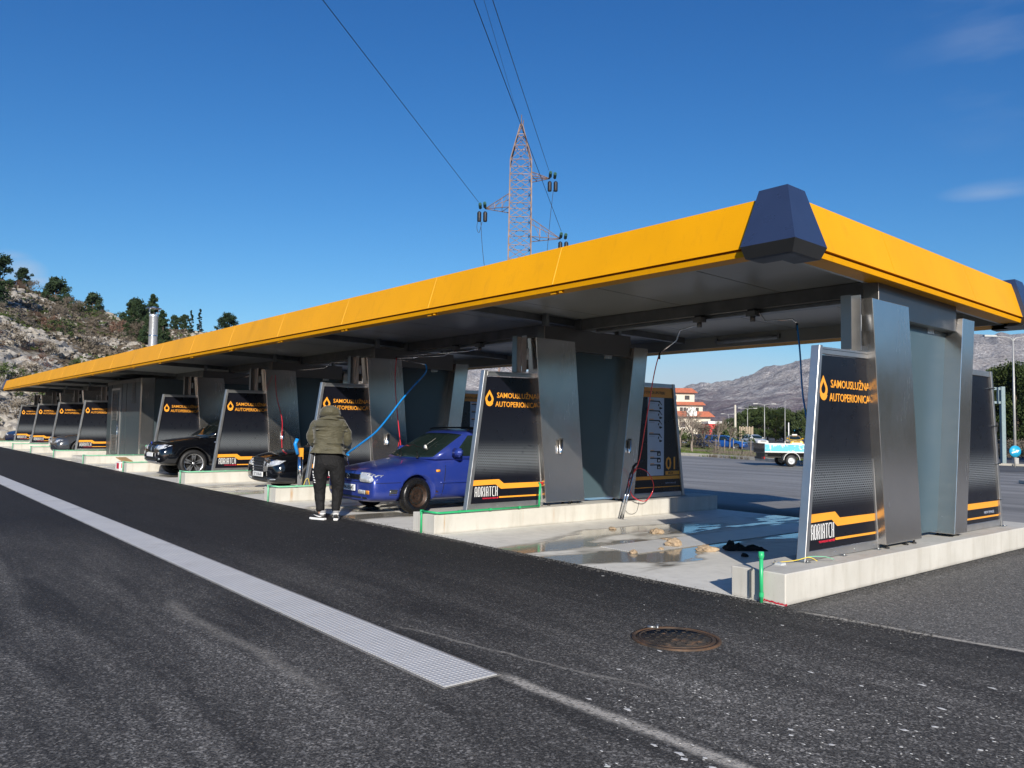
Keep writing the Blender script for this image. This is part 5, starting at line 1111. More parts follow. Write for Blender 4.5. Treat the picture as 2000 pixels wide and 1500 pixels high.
# ------------------------------------------------------------------ pylon and wires
rl = Vector((cr.x, cr.y, 0)).normalized(); fl = Vector((cf.x, cf.y, 0)).normalized(); PO = Vector((-34.2, 25.9, gz(26)))
t_ = thing('power_pylon', 'tall rusty pink lattice pylon rising behind the canopy', 'pylon', PO, math.atan2(rl.y, rl.x))
def hw(z): return 1.55 + (0.72 - 1.55) * min(z, 12) / 12 if z < 12 else (.72 - .006 * (z - 12) if z < 18.8 else max(.04, .68 * (21.6 - z) / 2.8))
def corner(z, i): w = hw(z); return Vector(((-1, 1, 1, -1)[i] * w, (-1, -1, 1, 1)[i] * w, z))
levels = [0, 2.2, 4.2, 6.0, 7.6, 9.0, 10.3, 11.4, 12.4, 13.3, 14.2, 15.1, 16.0, 16.9, 17.85, 18.8, 19.8, 20.6, 21.3]
for i in range(4):
    mb = MB()
    for a, b in zip(levels[:-1], levels[1:]): mb.tube([corner(a, i), corner(b, i)], .055 if a < 17 else .04, 4, True, False)
    mb.build('leg', 'weathered_steel', t_)
for i in range(4):
    mb = MB(); j = (i + 1) % 4
    for n_, (a, b) in enumerate(zip(levels[:-1], levels[1:])):
        mb.tube([corner(a, i), corner(b, j)], .024, 4, True, False).tube([corner(a, j), corner(b, i)], .024, 4, True, False); mb.tube([corner(b, i), corner(b, j)], .028, 4, True, False)
    mb.build('lattice_face', 'weathered_steel', t_)
MB().tube([(0, 0, 21.2), (0, 0, 21.95)], .03, 6).tube([(.1, 0, 21.2), (.12, 0, 21.6)], .03, 6).build('top_spike', 'weathered_steel', t_)
def arm(z, s, L_, zt):
    mb = MB(); w = hw(z); tip = Vector((s * (w + L_), 0, z + .05)); b1, b2 = Vector((s * w, -w, z)), Vector((s * w, w, z)); t1, t2 = Vector((s * w, -w, zt)), Vector((s * w, w, zt))
    for p in (b1, b2, t1, t2): mb.tube([p, tip], .03, 4, True, False)
    for f_ in (.3, .6): mb.tube([b1.lerp(tip, f_), t1.lerp(tip, f_)], .02, 4, True, False).tube([b2.lerp(tip, f_), t2.lerp(tip, f_)], .02, 4, True, False).tube([b1.lerp(tip, f_), b2.lerp(tip, f_)], .02, 4, True, False)
    mb.tube([b1, b2.lerp(tip, .3)], .02, 4, True, False); mb.tube([t1, b1.lerp(tip, .3)], .02, 4, True, False).tube([t1.lerp(tip, .3), b1.lerp(tip, .6)], .02, 4, True, False)
    mb.build('cross_arm', 'weathered_steel', t_)
    st = MB(); dr = Vector((0, -1, .2)).normalized()
    for q in range(5): st.lathe([(.03, 0), (.105, .02), (.105, .05), (.03, .08)], (s * (w + L_) + s * .0 + (q % 2) * .0, -.25 - q * .13, z + .12 + q * .02), 'y', 12)
    for q in range(5): st.lathe([(.03, 0), (.105, .02), (.105, .05), (.03, .08)], (s * (w + L_) + s * .3, -.1 - q * .13, z + .1 + q * .02), 'y', 12)
    st.build('insulator_string', 'glass_insulator', t_)
    for dx in (-.02, .36):
        mb = MB()
        mb.lathe([(.0001, 0), (.05, 0), (.12, -.06), (.13, -.1), (.13, -.62), (.12, -.66), (.0001, -.68)], (s * (w + L_) + s * dx, -.1, z - .15), 'z', 12)
        for q in range(6): mb.lathe([(.13, -.12 - q * .085), (.145, -.14 - q * .085), (.13, -.16 - q * .085)], (s * (w + L_) + s * dx, -.1, z - .15), 'z', 12)
        mb.build('cable_termination', 'cable_black', t_)
    return t_.matrix_basis
arm(15.72, -1, 1.55, 16.6); arm(17.75, 1, 1.2, 18.0); arm(13.85, 1, 1.9, 15.0)
def down(pts, name='drop_cable'): MB().tube(curve([Vector(p) for p in pts], 6), .016, 5).build(name, 'cable_black', t_)
down([(-2.5, -.1, 14.9), (-2.35, -.1, 13.0), (-2.0, -.1, 10.5), (-1.6, 0, 8)]); down([(-2.55, -.1, 15.5), (-2.75, -.1, 14.6), (-2.6, -.1, 14.2), (-2.42, -.1, 14.9)])
down([(2.1, -.1, 17.0), (1.95, -.1, 15.5), (1.75, -.1, 13.0), (1.5, 0, 10)]); down([(2.85, -.1, 13.1), (2.75, -.1, 11.5), (2.6, 0, 9)])
def wire(a, b, label, r):
    a = Vector(a); b = Vector(b); d = (b - a); h = Vector((d.x, d.y, 0)).normalized(); pts = [a.lerp(b, k / 12) for k in range(13)]
    sl = d.z / Vector((d.x, d.y)).length
    for k in range(1, 13): s_ = 5.5 * k; pts.append(b + h * s_ + Vector((0, 0, sl * 5.5 * (1 - .86 ** k) / .14)))
    o = MB().tube([p - a for p in pts], r, 5).build('power_wire', 'cable_black', None, 0, a); tag(o, label, 'wire', 'overhead power wires')
wire((-35.62, 23.64, 15.75), (-18.03, 4.20, 14.43), 'leftmost power wire running to the pylon arm on the left', .014)
wire((-33.79, 25.35, 21.0), (-17.97, 10.33, 16.67), 'thin power wire reaching the tip of the pylon', .008)
wire((-32.7, 26.97, 17.85), (-14.7, 8.18, 14.5), 'rightmost power wire at the top edge, ending on the upper right arm', .013)
wire((-32.32, 27.76, 14.0), (-15.07, 7.74, 14.5), 'power wire crossing the pylon to the lower right arm', .014)
# ------------------------------------------------------------------ background: terrain
def azdir(a): return Vector((-math.sin(R(a)), math.cos(R(a)), 0))
def lerp_tab(tab, a):
    if a <= tab[0][0]: return tab[0][1]
    for (a0, v0), (a1, v1) in zip(tab[:-1], tab[1:]):
        if a <= a1: return v0 + (v1 - v0) * (a - a0) / (a1 - a0)
    return tab[-1][1]
HILL = [(46, 0.0), (52, .8), (58, 2.4), (62, 3.6), (66, 4.8), (69, 5.5), (72.3, 5.9), (74.8, 6.2), (76.4, 6.5), (78.5, 6.9), (80.2, 7.3), (81.9, 7.9), (83.5, 8.6), (88, 9.6), (95, 9.0), (105, 6.5), (118, 3.0), (125, 1.0)]
R0, R1 = 60.0, 150.0
def hill_h(a, r):
    H = math.tan(R(lerp_tab(HILL, a))) * R1 + 1.4
    if lerp_tab(HILL, a) <= 0: H = 0
    t = max(0, (r - R0) / (R1 - R0)); base = H * (t ** .88 if t < 1 else 1 - .25 * (t - 1) ** 2)
    p = azdir(a) * r; q = Vector((p.x, p.y, 0)); env = min(1, t * 5) * min(1, H / 4)
    rid = 1 - abs(noise.noise(q * .055)) * 2
    z = base + env * (1.0 * noise.fractal(q * .07, .9, 2.1, 4) + .55 * rid * abs(noise.noise(q * .3)) + .55 * abs(noise.noise(q * .42 + Vector((5, 0, 0)))) + .28 * noise.noise(q * 1.1))
    if r > R1 * .93 and r < R1 * 1.1: z += 0
    return z - .45 * (1 - min(1, t * 12)) - .03
def hill_p(a, r): p = Vector((CAM.x, CAM.y, 0)) + azdir(a) * r; return Vector((p.x, p.y, hill_h(a, r)))
mb = MB(); A = [46 + i * .22 for i in range(360)]; RR = [R0 * (1 + .0125 * j) for j in range(138)] + [190, 210, 240]
vs = [hill_p(a, r) for r in RR for a in A]; na = len(A)
for i, r in enumerate(RR):
    if r > 188:
        for k in range(na): vs[i * na + k].z -= (r - 188) * .35
mb.add(vs, [(i * na + k + 1, i * na + k, (i + 1) * na + k, (i + 1) * na + k + 1) for i in range(len(RR) - 1) for k in range(na - 1)], True)
o = struct('rocky_hill', mb, 'rocky_ground')
# limestone outcrops, countless: one object
mb = MB(); rg = random.Random(77)
ico = bmesh.new(); bmesh.ops.create_icosphere(ico, subdivisions=1, radius=1); iv = [v.co.copy() for v in ico.verts]; if_ = [tuple(v.index for v in f.verts) for f in ico.faces]; ico.free()
cnt = 0
while cnt < 7600:
    a = rg.uniform(66, 88); r = R0 + 2 + (R1 - R0 + 4) * rg.random(); p = azdir(a) * r
    m = noise.noise(p * .05) * .7 + noise.noise(p * .16) * .8 + (.35 if a > 80 and r < 105 else 0)
    if m < -.12 + rg.random() * .5: continue
    s_ = rg.uniform(.12, .5) * (1.5 if a > 79.5 and r < 98 else 1) * (1 + .5 * (rg.random() > .93)); q = hill_p(a, r); rot = Matrix.Rotation(rg.uniform(0, 6.28), 3, 'Z') @ Matrix.Rotation(rg.uniform(-.5, .5), 3, 'X')
    sc = Vector((rg.uniform(.8, 1.9), rg.uniform(.6, 1.1), rg.uniform(.45, .95))) * s_
    mb.add([q + rot @ Vector((v.x * sc.x, v.y * sc.y, v.z * sc.z)) * (1 + .35 * noise.noise(v * 1.7 + q)) for v in iv], if_); cnt += 1
tag(mb.build('limestone_outcrops', 'limestone'), kind='stuff')
# low scrub between the rocks
mb = MB(); mg = MB(); rg = random.Random(12)
for i in range(15000):
    a = rg.uniform(66, 88); r = R0 + 1 + (R1 - R0 + 2) * rg.random(); q = hill_p(a, r); n_ = noise.noise(q * .12)
    if a > 79 and r < 100 and rg.random() < .85: continue
    if noise.noise(q * .06) < -.05 and rg.random() < .6: continue
    _ = 0; h = rg.uniform(.25, .6)
    tgt = mg if n_ + rg.uniform(-.3, .3) > .12 else mb
    for _ in range(4):
        u = Vector((rg.gauss(0, 1), rg.gauss(0, 1), rg.gauss(0, .6))).normalized() * h; v = u.orthogonal().normalized() * h * .6; c = q + Vector((rg.uniform(-.4, .4), rg.uniform(-.4, .4), h * .4)); tgt.add([c - u * .5, c + u * .5, c + v], [(0, 1, 2)])
tag(mb.build('brown_scrub', 'grey_shrub'), kind='stuff'); tag(mg.build('green_scrub', 'green_shrub'), kind='stuff')
# mountains
MT = [(-95, 3.0), (-60, 4.5), (-30, 5.0), (0, 4.6), (10, 5.6), (17, 6.15), (18.3, 6.08), (19.9, 6.2), (22, 6.1), (26, 5.6), (29.3, 4.98), (30.1, 4.78), (31, 4.5), (32.1, 4.2), (33, 3.75), (34.2, 3.32), (35.4, 2.95), (36.6, 2.70), (38.5, 2.15), (40.5, 1.7), (43, 1.9), (45, 2.6), (48.7, 3.64), (51.1, 4.22), (53.4, 4.55), (56, 4.9), (60, 4.6), (64, 4.3), (70, 3.7), (80, 3.2), (95, 3.0)]
def mtn(name, A, RR, RD):
    vs = []
    for r in RR:
        for a in A:
            H = math.tan(R(lerp_tab(MT, a))) * RD; t = (r - RR[0]) / (RD - RR[0]); p = azdir(a) * r; q = Vector((p.x, p.y, 0))
            rid = 1 - abs(noise.noise(q * .0042)) * 2; rid2 = 1 - abs(noise.noise(q * .011)) * 2
            b = H * (.30 * t + .70 * t ** 2.1) if t <= 1 else H * (1 - .55 * (t - 1))
            n = (rid * 24 + rid2 * 12 + 6 * noise.noise(q * .035) + 4 * noise.noise(q * .08)) * min(1, max(0, t) * 1.6) * (min(1, abs(1 - t) * 5 + .12))
            vs.append(Vector((CAM.x + p.x, CAM.y + p.y, -3 + b + 4.5 + n * min(1, H / 60))) if t > 0 else Vector((CAM.x + p.x, CAM.y + p.y, -3)))
    na = len(A); mb = MB().add(vs, [(i * na + k + 1, i * na + k, (i + 1) * na + k, (i + 1) * na + k + 1) for i in range(len(RR) - 1) for k in range(na - 1)], True)
    return struct(name, mb, 'mountain_rock')
mtn('mountain', [-40 + i * .6 for i in range(85)] + [11 + i * .12 for i in range(460)] + [66.2 + i * .8 for i in range(30)], [620 + 14 * j for j in range(80)] + [1760, 1840, 1960, 2100], 1600.0)

# verge with kerb
kerb = [(-60, 50.5), (-33.9, 41.64), (-30.09, 41.0), (-25.55, 39.2), (-20.5, 36.0)]
mb = MB()
for (a, b) in zip(kerb[:-1], kerb[1:]):
    a, b = Vector((a[0], a[1], 0)), Vector((b[0], b[1], 0)); d = (b - a).normalized(); n = Vector((-d.y, d.x, 0)) * -1; L_ = (b - a).length; k = 0
t_ = thing('road_kerb', 'pale stone kerb along the grassy verge behind the yard', 'kerb', (0, 0, -.4))
for (a, b) in zip(kerb[:-1], kerb[1:]):
    a, b = Vector((a[0], a[1], 0)), Vector((b[0], b[1], 0)); d = (b - a).normalized(); L_ = (b - a).length; k = 0.0; ang = math.atan2(d.y, d.x)
    while k < L_ - .3:
        c = a + d * (k + .5); MB().obox((c.x, c.y, .05), (.98, .35, .3), Matrix.Rotation(ang, 3, 'Z')).build('kerbstone', 'kerb_stone', t_) if True else 0; k += 1.0
def sheet(name, poly, z, mat, kind='structure'):
    mb = MB().add([(x, y, z) for x, y in poly], [tuple(range(len(poly)))]); o = mb.build(name, mat); o['kind'] = kind; return o
sheet('grass_verge', [(-60, 50.7), (-33.9, 41.85), (-30.09, 41.2), (-25.55, 39.4), (-20.5, 36.2), (-19.0, 37.6), (-24, 44), (-34, 52), (-44, 60), (-90, 110), (-120, 120), (-110, 66)], -.385, 'verge_ground')
sheet('footpath', [(-62, 60.0), (-40, 50.5), (-33, 46.5), (-26, 43.2), (-25, 44.2), (-32.4, 48.2), (-39.5, 52.6), (-60, 63)], -.375, 'kerb_stone')
sheet('road', [(-19, 37.6), (-14, 37), (0, 48), (40, 60), (40, 75), (-30, 75), (-75, 140), (-150, 260), (-175, 250), (-95, 120), (-47, 62), (-34, 52), (-24, 44)], -.39, 'road_asphalt')
sheet('far_meadow', [(-75, 141), (-30, 76), (40, 76), (120, 90), (160, 240), (-20, 330), (-150, 262)], -.388, 'verge_ground')
rg = random.Random(9); mb = MB()
for i in range(8):
    f_ = i / 8; a = Vector((-30, 55, 0)).lerp(Vector((-70, 112, 0)), f_); d = Vector((-.55, .83, 0)); n = Vector((.83, .55, 0)) * .08; mb.add([a - n + Vector((0, 0, -.382)), a + n + Vector((0, 0, -.382)), a + n + d * 3 + Vector((0, 0, -.382)), a - n + d * 3 + Vector((0, 0, -.382))], [(0, 1, 2, 3)])
struct('road_markings', mb, 'road_paint')
t_ = thing('far_kerb', 'pale kerb edge of the road island by the tall street lamp on the right', 'kerb', (0, 0, -.4))
for k in range(40):
    c = Vector((-17 + k * .98 * .93, 48.6 - k * .0 + k * .98 * .2 * .5, 0)); MB().obox((c.x, c.y, .03), (.96, .4, .22), Matrix.Rotation(.2, 3, 'Z')).build('kerbstone', 'kerb_stone', t_)
t_ = thing('traffic_island', 'low grey kerb end of a traffic island at the right edge', 'kerb', (-6.6, 28.5, -.38), R(40))
MB().box((-.4, -.5, 0), (9, .5, .16)).build('island_body', 'kerb_stone', t_, .03)
# grass and brown scrub of the verge
def tuft(mb, x, y, z, h, n, rg, spread=.12, w=.02):
    for _ in range(n):
        a = rg.uniform(0, 6.28); l = rg.uniform(.5, 1) * h; dx, dy = math.cos(a) * spread * rg.random(), math.sin(a) * spread * rg.random(); tx, ty = dx + math.cos(a) * l * rg.uniform(.1, .7), dy + math.sin(a) * l * rg.uniform(.1, .7)
        px, py = -math.sin(a) * w, math.cos(a) * w; mb.add([(x + dx - px, y + dy - py, z), (x + dx + px, y + dy + py, z), (x + tx, y + ty, z + l)], [(0, 1, 2)])
def verge_pt(rg):
    f_ = rg.random(); g_ = rg.random() ** 1.2; a = Vector((-19.5, 37.0, 0)).lerp(Vector((-48, 46.8, 0)), f_); b = Vector((-26, 46, 0)).lerp(Vector((-66, 82, 0)), f_); return a.lerp(b, g_)
g1, g2 = MB(), MB()
for i in range(5200):
    p = verge_pt(rg); nn = noise.noise(p * .25)
    if nn > -.02: tuft(g1, p.x, p.y, -.385, .22, 6, rg, .25, .03)
    else: tuft(g2, p.x, p.y, -.385, .30, 7, rg, .3, .02)
tag(g1.build('verge_grass', 'grass_blades'), kind='stuff'); tag(g2.build('dry_scrub', 'grey_shrub'), kind='stuff')

# ------------------------------------------------------------------ trees
def crown_mesh(seed, h, w, z0, kind, n_clump, n_leaf, leaf, name='crown'):
    rg = random.Random(seed); mb = MB(); cl = []
    for i in range(n_clump):
        f_ = rg.random()
        if kind == 'pine': rad = w * (.35 + .65 * math.sin(math.pi * min(1, f_ * .95 + .08))) * rg.uniform(.25, 1)
        elif kind == 'cone': rad = w * (1 - f_ * .93) * rg.uniform(.35, 1)
        elif kind == 'dome': rad = w * math.sqrt(max(0, 1 - (f_ * .98) ** 2)) * rg.uniform(.35, 1)
        else: rad = w * math.sqrt(max(.05, 1 - (2 * f_ - 1) ** 2)) * rg.uniform(.2, 1)
        a = rg.uniform(0, 6.28); lean = .12 * w * math.sin(f_ * 5 + seed); c = Vector((rad * math.cos(a) + lean, rad * math.sin(a), z0 + f_ * (h - z0))); cs = w * rg.uniform(.16, .34) * (1 - .45 * f_ if kind == 'cone' else 1); cl.append((c, cs))
    for c, cs in cl:
        for _ in range(n_leaf):
            d = Vector((rg.gauss(0, 1), rg.gauss(0, 1), rg.gauss(0, .55))); d = d.normalized() * cs * rg.random() ** .4; p = c + d
            if p.z < z0 * .5: p.z = z0 * .5
            u = Vector((rg.gauss(0, 1), rg.gauss(0, 1), rg.gauss(0, 1))).normalized(); v = u.orthogonal().normalized(); s_ = leaf * rg.uniform(.5, 1.2)
            mb.add([p - u * s_ * .5 - v * s_ * .25, p + u * s_ * .6, p - u * s_ * .3 + v * s_ * .45], [(0, 1, 2)])
    return mb.mesh(name), cl
def trunk_mesh(seed, h, r, cl, nb=9, name='trunk'):
    rg = random.Random(seed + 50); mb = MB(); pts = [Vector((.06 * h * math.sin(z * .9 + seed) * z / h * .5, .03 * h * math.sin(z * 1.3) * z / h, z)) for z in [h * .92 * i / 8 for i in range(9)]]
    mb.tube(pts, [r * (1 - .85 * i / 8) for i in range(9)], 7)
    for c, cs in rg.sample(cl, min(nb, len(cl))):
        b = pts[max(1, min(7, int(c.z / h * 7)))]; mb.tube([b, b.lerp(c, .5) + Vector((0, 0, .04 * h)), c], [r * .3, r * .2, r * .06], 4, False)
    return mb.mesh(name)
TREES = {}
def tree_kind(key, h, w, z0, kind, nc, nl, leaf, mat, r=.14, seed=1, nb=9):
    cm, cl = crown_mesh(seed, h, w, z0, kind, nc, nl, leaf); tm = trunk_mesh(seed, h, r, cl, nb); cm.materials.append(M(mat)); tm.materials.append(M('bark')); TREES[key] = (cm, tm)
def plant(key, name, label, cat, loc, sc=1, rz=None, group=None, rg=random.Random(8)):
    t = thing(name, label, cat, loc, rg.uniform(0, 6.28) if rz is None else rz, group); t.scale = sc if isinstance(sc, tuple) else (sc, sc, sc); cm, tm = TREES[key]
    link('crown', cm, None, t); link('trunk', tm, None, t); return t
tree_kind('pineA', 6, 2.3, .5, 'pine', 60, 90, .36, 'pine_needles', .16, 3); tree_kind('pineB', 5, 2.2, 1.0, 'dome', 52, 90, .36, 'pine_needles', .15, 9)
tree_kind('cypress', 6, .95, .2, 'cone', 40, 60, .28, 'pine_needles', .1, 5); tree_kind('cone', 7, 2.2, .4, 'cone', 60, 75, .34, 'pine_needles', .15, 12)
tree_kind('shrubG', 1.6, 1.3, .0, 'round', 22, 60, .17, 'green_shrub', .04, 6, 5); tree_kind('shrubR', 1.5, 1.4, .0, 'round', 20, 50, .15, 'rust_shrub', .04, 16, 8); tree_kind('shrubB', 1.5, 1.5, .0, 'round', 20, 45, .14, 'grey_shrub', .04, 26, 10)
HT = [('pineA', 84.0, 112, 1.65, 'big dark pine cut by the left edge of the picture'), ('pineA', 82.3, 150, .85, 'dark pine just right of the big one at the left edge'), ('pineB', 80.55, 142, 1.45, 'tall bushy pine standing alone on the left of the hill crest'), ('shrubG', 79.6, 140, 1.5, 'dark low bush right of the tall bushy pine'), ('pineB', 78.45, 152, 1.15, 'flat-topped pine alone on the crest of the hill'),
      ('shrubG', 76.9, 152, 1.3, 'small bush on the crest between two pines'), ('pineB', 75.95, 148, 1.5, 'tall pine with bare trunk in the middle of the crest'), ('pineB', 75.3, 150, 1.1, 'shorter pine leaning right of the tall one on the crest'), ('cone', 76.1, 118, 1.1, 'dark broad pine below the crest in the middle of the slope'), ('cone', 74.9, 112, 1.35, 'big dark green pine on the slope left of the steel flue'),
      ('cone', 74.3, 104, 1.15, 'dark pine touching the yellow roof left of the flue'), ('pineA', 73.6, 150, .75, 'pine half hidden behind the steel flue'), ('cypress', 72.55, 140, 1.0, 'first pointed cypress right of the flue'), ('cypress', 72.0, 142, 1.05, 'second pointed cypress right of the flue'), ('pineA', 72.95, 146, .7, 'round pine between flue and cypresses'), ('pineB', 70.2, 148, 1.3, 'lone rounded pine on the crest at the right end of the hill'), ('pineA', 71.2, 138, .45, 'small pine below the two cypresses'),
      ('shrubG', 79.95, 104, 1.7, 'dark green bush in the middle left of the slope'), ('shrubG', 79.0, 84, 1.2, 'green bush low on the slope'), ('shrubG', 78.3, 82, 1.0, 'small round green bush low on the slope'), ('shrubG', 76.7, 82, 1.1, 'green bush above the roof edge, right of the low pair'), ('shrubG', 76.1, 80, .9, 'lowest green bush by the roof edge'),
      ('pineA', 67.5, 140, .8, 'pine hidden low behind the roof'), ('cone', 64, 130, .7, 'pine behind the roof at the foot of the hill')]
for key, a, r, sc, lab in HT: plant(key, 'pine_tree' if 'shrub' not in key and key != 'cypress' else ('cypress_tree' if key == 'cypress' else 'bush'), lab, 'tree' if 'shrub' not in key else 'bush', hill_p(a, r) - Vector((0, 0, .15)), sc * (.68 if 'shrub' not in key else .75), None, 'trees and bushes of the rocky hill')
def hlab(nm, a, r, sc):
    ref = min(((84, 'the big pine at the left edge'), (82.3, 'the second pine from the left'), (80.5, 'the tall bushy pine'), (79.4, 'the gap between two crest pines'), (78.4, 'the lone flat-topped pine'), (77.2, 'the bare crest stretch'), (76, 'the tall bare-trunk pine'), (75, 'the broad slope pine'), (73.8, 'the steel flue'), (72.3, 'the two cypresses')), key=lambda q: abs(q[0] - a))[1]
    hgt = 'just below' if r > 135 else 'a little below' if r > 120 else 'halfway down under' if r > 105 else 'low under' if r > 90 else 'far down the slope under' if r > 78 else 'at the hill foot under'
    return ('small ' if sc < .95 else 'large ' if sc > 1.25 else '') + nm + ' ' + hgt + ' ' + ref
rg = random.Random(31)
for key, nm, n_, colr in (('shrubR', 'russet bush', 18, 'rust'), ('shrubB', 'leafless grey bush', 42, 'grey')):
    for i in range(n_):
        a = rg.uniform(72, 84.5) if key == 'shrubB' else rg.choice([rg.uniform(80, 84.5), rg.uniform(74, 79)]); r = rg.uniform(70, 150)
        sc_ = rg.uniform(.7, 1.5); plant(key, 'bush', nm + ' among the limestone ' + ('high on the hill crest' if r > 125 else 'halfway up the hill' if r > 95 else 'low on the hill, near the yellow roof') + (', left part' if a > 79.5 else ', right part'), 'bush', hill_p(a, r) - Vector((0, 0, .1)), sc_, None, nm + 'es on the left hill')['label'] = hlab(nm, a, r, sc_)
from collections import defaultdict
dl_ = defaultdict(list)
for o in COL.objects:
    if o.get('label', '').find(' bush ') > 0 and 'hill' in str(o.get('group', '')): dl_[o['label']].append(o)
for k_, v_ in dl_.items():
    if len(v_) == 2:
        v_.sort(key=lambda o: -o.location.z)
        for o, w_ in zip(v_, ('upper twin', 'lower twin')): o['label'] = k_.replace('large ', '').replace('small ', '') + ', ' + w_
# scrub seen under the far end of the canopy
for i in range(14):
    plant('shrubB' if i % 3 else 'shrubG', 'bush', 'bush at the foot of the hill past the canopy end, number %s from the left' % ['one', 'two', 'three', 'four', 'five', 'six', 'seven', 'eight', 'nine', 'ten', 'eleven', 'twelve', 'thirteen', 'fourteen'][i], 'bush', hill_p(84.5 - i * .55, 63 + (i % 4) * 3), rg.uniform(.8, 1.3), None, 'bushes at the foot of the hill')

# pine grove and right-hand pines
tree_kind('groveA', 8, 3.2, 1.2, 'dome', 60, 120, .36, 'pale_pine', .22, 41); tree_kind('groveB', 7, 2.9, .8, 'round', 54, 120, .34, 'pale_pine', .2, 43); tree_kind('tall', 9, 3.0, 1.6, 'pine', 80, 150, .30, 'pale_pine', .2, 47, 14)
def at(px, dep, z=-.4): p = CAM + (cf + cr * ((px - 1000) / 1535.64)) * dep; return Vector((p.x, p.y, z))
grove = [(1418, 190, .62, 'A'), (1432, 175, .70, 'B'), (1449, 160, .78, 'A'), (1466, 165, .95, 'A'), (1482, 150, .92, 'B'), (1499, 158, .90, 'A'), (1515, 150, .82, 'B'), (1531, 155, .86, 'A'), (1548, 150, .84, 'B'), (1566, 145, .80, 'A'), (1590, 150, .85, 'B'), (1475, 185, .95, 'B'), (1520, 180, .95, 'A'), (1625, 150, .9, 'A')]
gl = ['leftmost small pine of the distant grove', 'second pine from the left in the distant grove', 'pine just left of the concrete pole in the grove', 'highest domed pine of the grove, right of the concrete pole', 'dense round pine in front of the highest one', 'pine behind the second lamp post', 'round pine in the middle of the grove', 'pine behind the single thin lamp mast', 'round pine right of the thin lamp mast', 'pine above the blue lorry', 'pine hidden partly by the nearest sign panel', 'rear pine filling the gap in the left of the grove', 'rear pine filling the gap in the right of the grove', 'last pine of the grove behind the nearest sign panel']
for (px, dep, sc, k), lab in zip(grove, gl): plant('grove' + k, 'pine_tree', lab, 'tree', at(px, dep), sc * .93, None, 'pines of the distant grove')
for (px, dep, sc, lab) in ((1885, 84, .72, 'dark pine between the steel divider and the rear sign panel'), (1922, 80, .74, 'bushy pine behind the green gantry post'), (1950, 86, .88, 'pine right of the gantry post'), (1985, 78, .86, 'tall pine behind the street lamp at the right edge'), (2025, 82, .95, 'pine cut by the right edge'), (2070, 80, .9, 'pine outside the right edge'), (1900, 96, .9, 'rear pine at the right side'), (1965, 100, .95, 'rear pine behind the street lamp')):
    plant('tall', 'pine_tree', lab, 'tree', at(px, dep), sc * 1.14, None, 'tall pines at the right edge')
# the pine wood goes on to the right of the picture, where the steel columns mirror it
cmw = TREES['groveA'][0]; wv = [v.co.copy() for v in cmw.vertices]; wf = [tuple(p.vertices) for p in cmw.polygons]; mb = MB(); rg = random.Random(61)
for i in range(34):
    a_ = 11 - i * 2.6 + rg.uniform(-.8, .8); d_ = rg.uniform(52, 74); c = Vector((CAM.x, CAM.y, -.6)) + azdir(a_) * d_; s_ = rg.uniform(.75, 1.08); ro = Matrix.Rotation(rg.uniform(0, 6.28), 3, 'Z')
    mb.add([c + ro @ v * s_ for v in wv], wf)
tag(mb.build('pine_wood', 'pale_pine'), kind='stuff')
for i in range(10): plant('shrubB', 'bush', 'brown roadside bush under the right-hand pines, %s from the left' % ORD[i], 'bush', at(1895 + i * 14, 66 + i % 3), rg.uniform(.7, 1.1), None, 'brown bushes under the right-hand pines')
# leafless trees and scrub on the verge
def bare_tree(label, loc, h, seed, n=3):
    rg = random.Random(seed); t = thing('bare_tree', label, 'tree', loc, 0, 'leafless trees on the verge'); tk = MB(); tw = MB(); lv = []
    def grow(p, d, l, r, dep):
        q = p + d * l; (tk if dep < 2 else tw).tube([p, p.lerp(q, .5) + Vector((rg.uniform(-1, 1), rg.uniform(-1, 1), 0)) * l * .06, q], [r, r * .85, r * .7], 5 if dep < 2 else 3, False)
        if dep >= 5: return
        for _ in range(3 if dep else 4):
            nd = (d + Vector((rg.uniform(-1, 1), rg.uniform(-1, 1), rg.uniform(-.2, .7))) * .75).normalized(); grow(q if rg.random() < .6 else p.lerp(q, .7), nd, l * rg.uniform(.62, .82), r * .58, dep + 1)
    grow(Vector((0, 0, 0)), Vector((.05, 0, 1)), h * .25, h * .022, 0)
    tk.build('trunk', 'bare_twigs', t); tw.build('twigs', 'bare_twigs', t)
bare_tree('leafless grey tree left on the verge beside the number 01 panel', at(1352, 66), 5.3, 4); bare_tree('thin bare tree behind the leafless grey tree', at(1328, 74), 4.8, 8); bare_tree('leafless tree right of the first, by the parked cars', at(1402, 72), 4.2, 12); bare_tree('low bare tree near the pale concrete pole', at(1425, 80), 3.6, 15); bare_tree('small bare tree at the foot of the white building', at(1375, 85), 4.2, 19)
for i, (px, dep, k, sc, lab) in enumerate([(1385, 78, 'shrubB', 1.5, 'brown bush left of the parked blue cars'), (1360, 90, 'shrubB', 1.8, 'grey bush below the white building'), (1410, 88, 'shrubG', 1.5, 'green bush behind the parked cars'), (1332, 80, 'shrubG', 1.1, 'green bush at the left end of the verge'), (1395, 64, 'shrubB', .7, 'low brown bush beside the kerb'), (1437, 96, 'shrubG', 1.4, 'bush at the base of the concrete pole')]): plant(k, 'bush', lab, 'bush', at(px, dep), sc, None, 'bushes of the verge')
mb = MB()
for i in range(5): tag(MB().tube([(0, 0, 0), (.02, .01, 1.25)], .03, 6).build('fence_stake', 'bare_twigs', None, 0, at(1398 + i * 17, 62 - i * 1.6)), ['leftmost wooden stake on the verge', 'second wooden stake on the verge', 'third wooden stake in front of the blue car', 'fourth wooden stake in front of the blue car', 'last wooden stake near the truck'][i], 'stake', 'stakes on the verge')
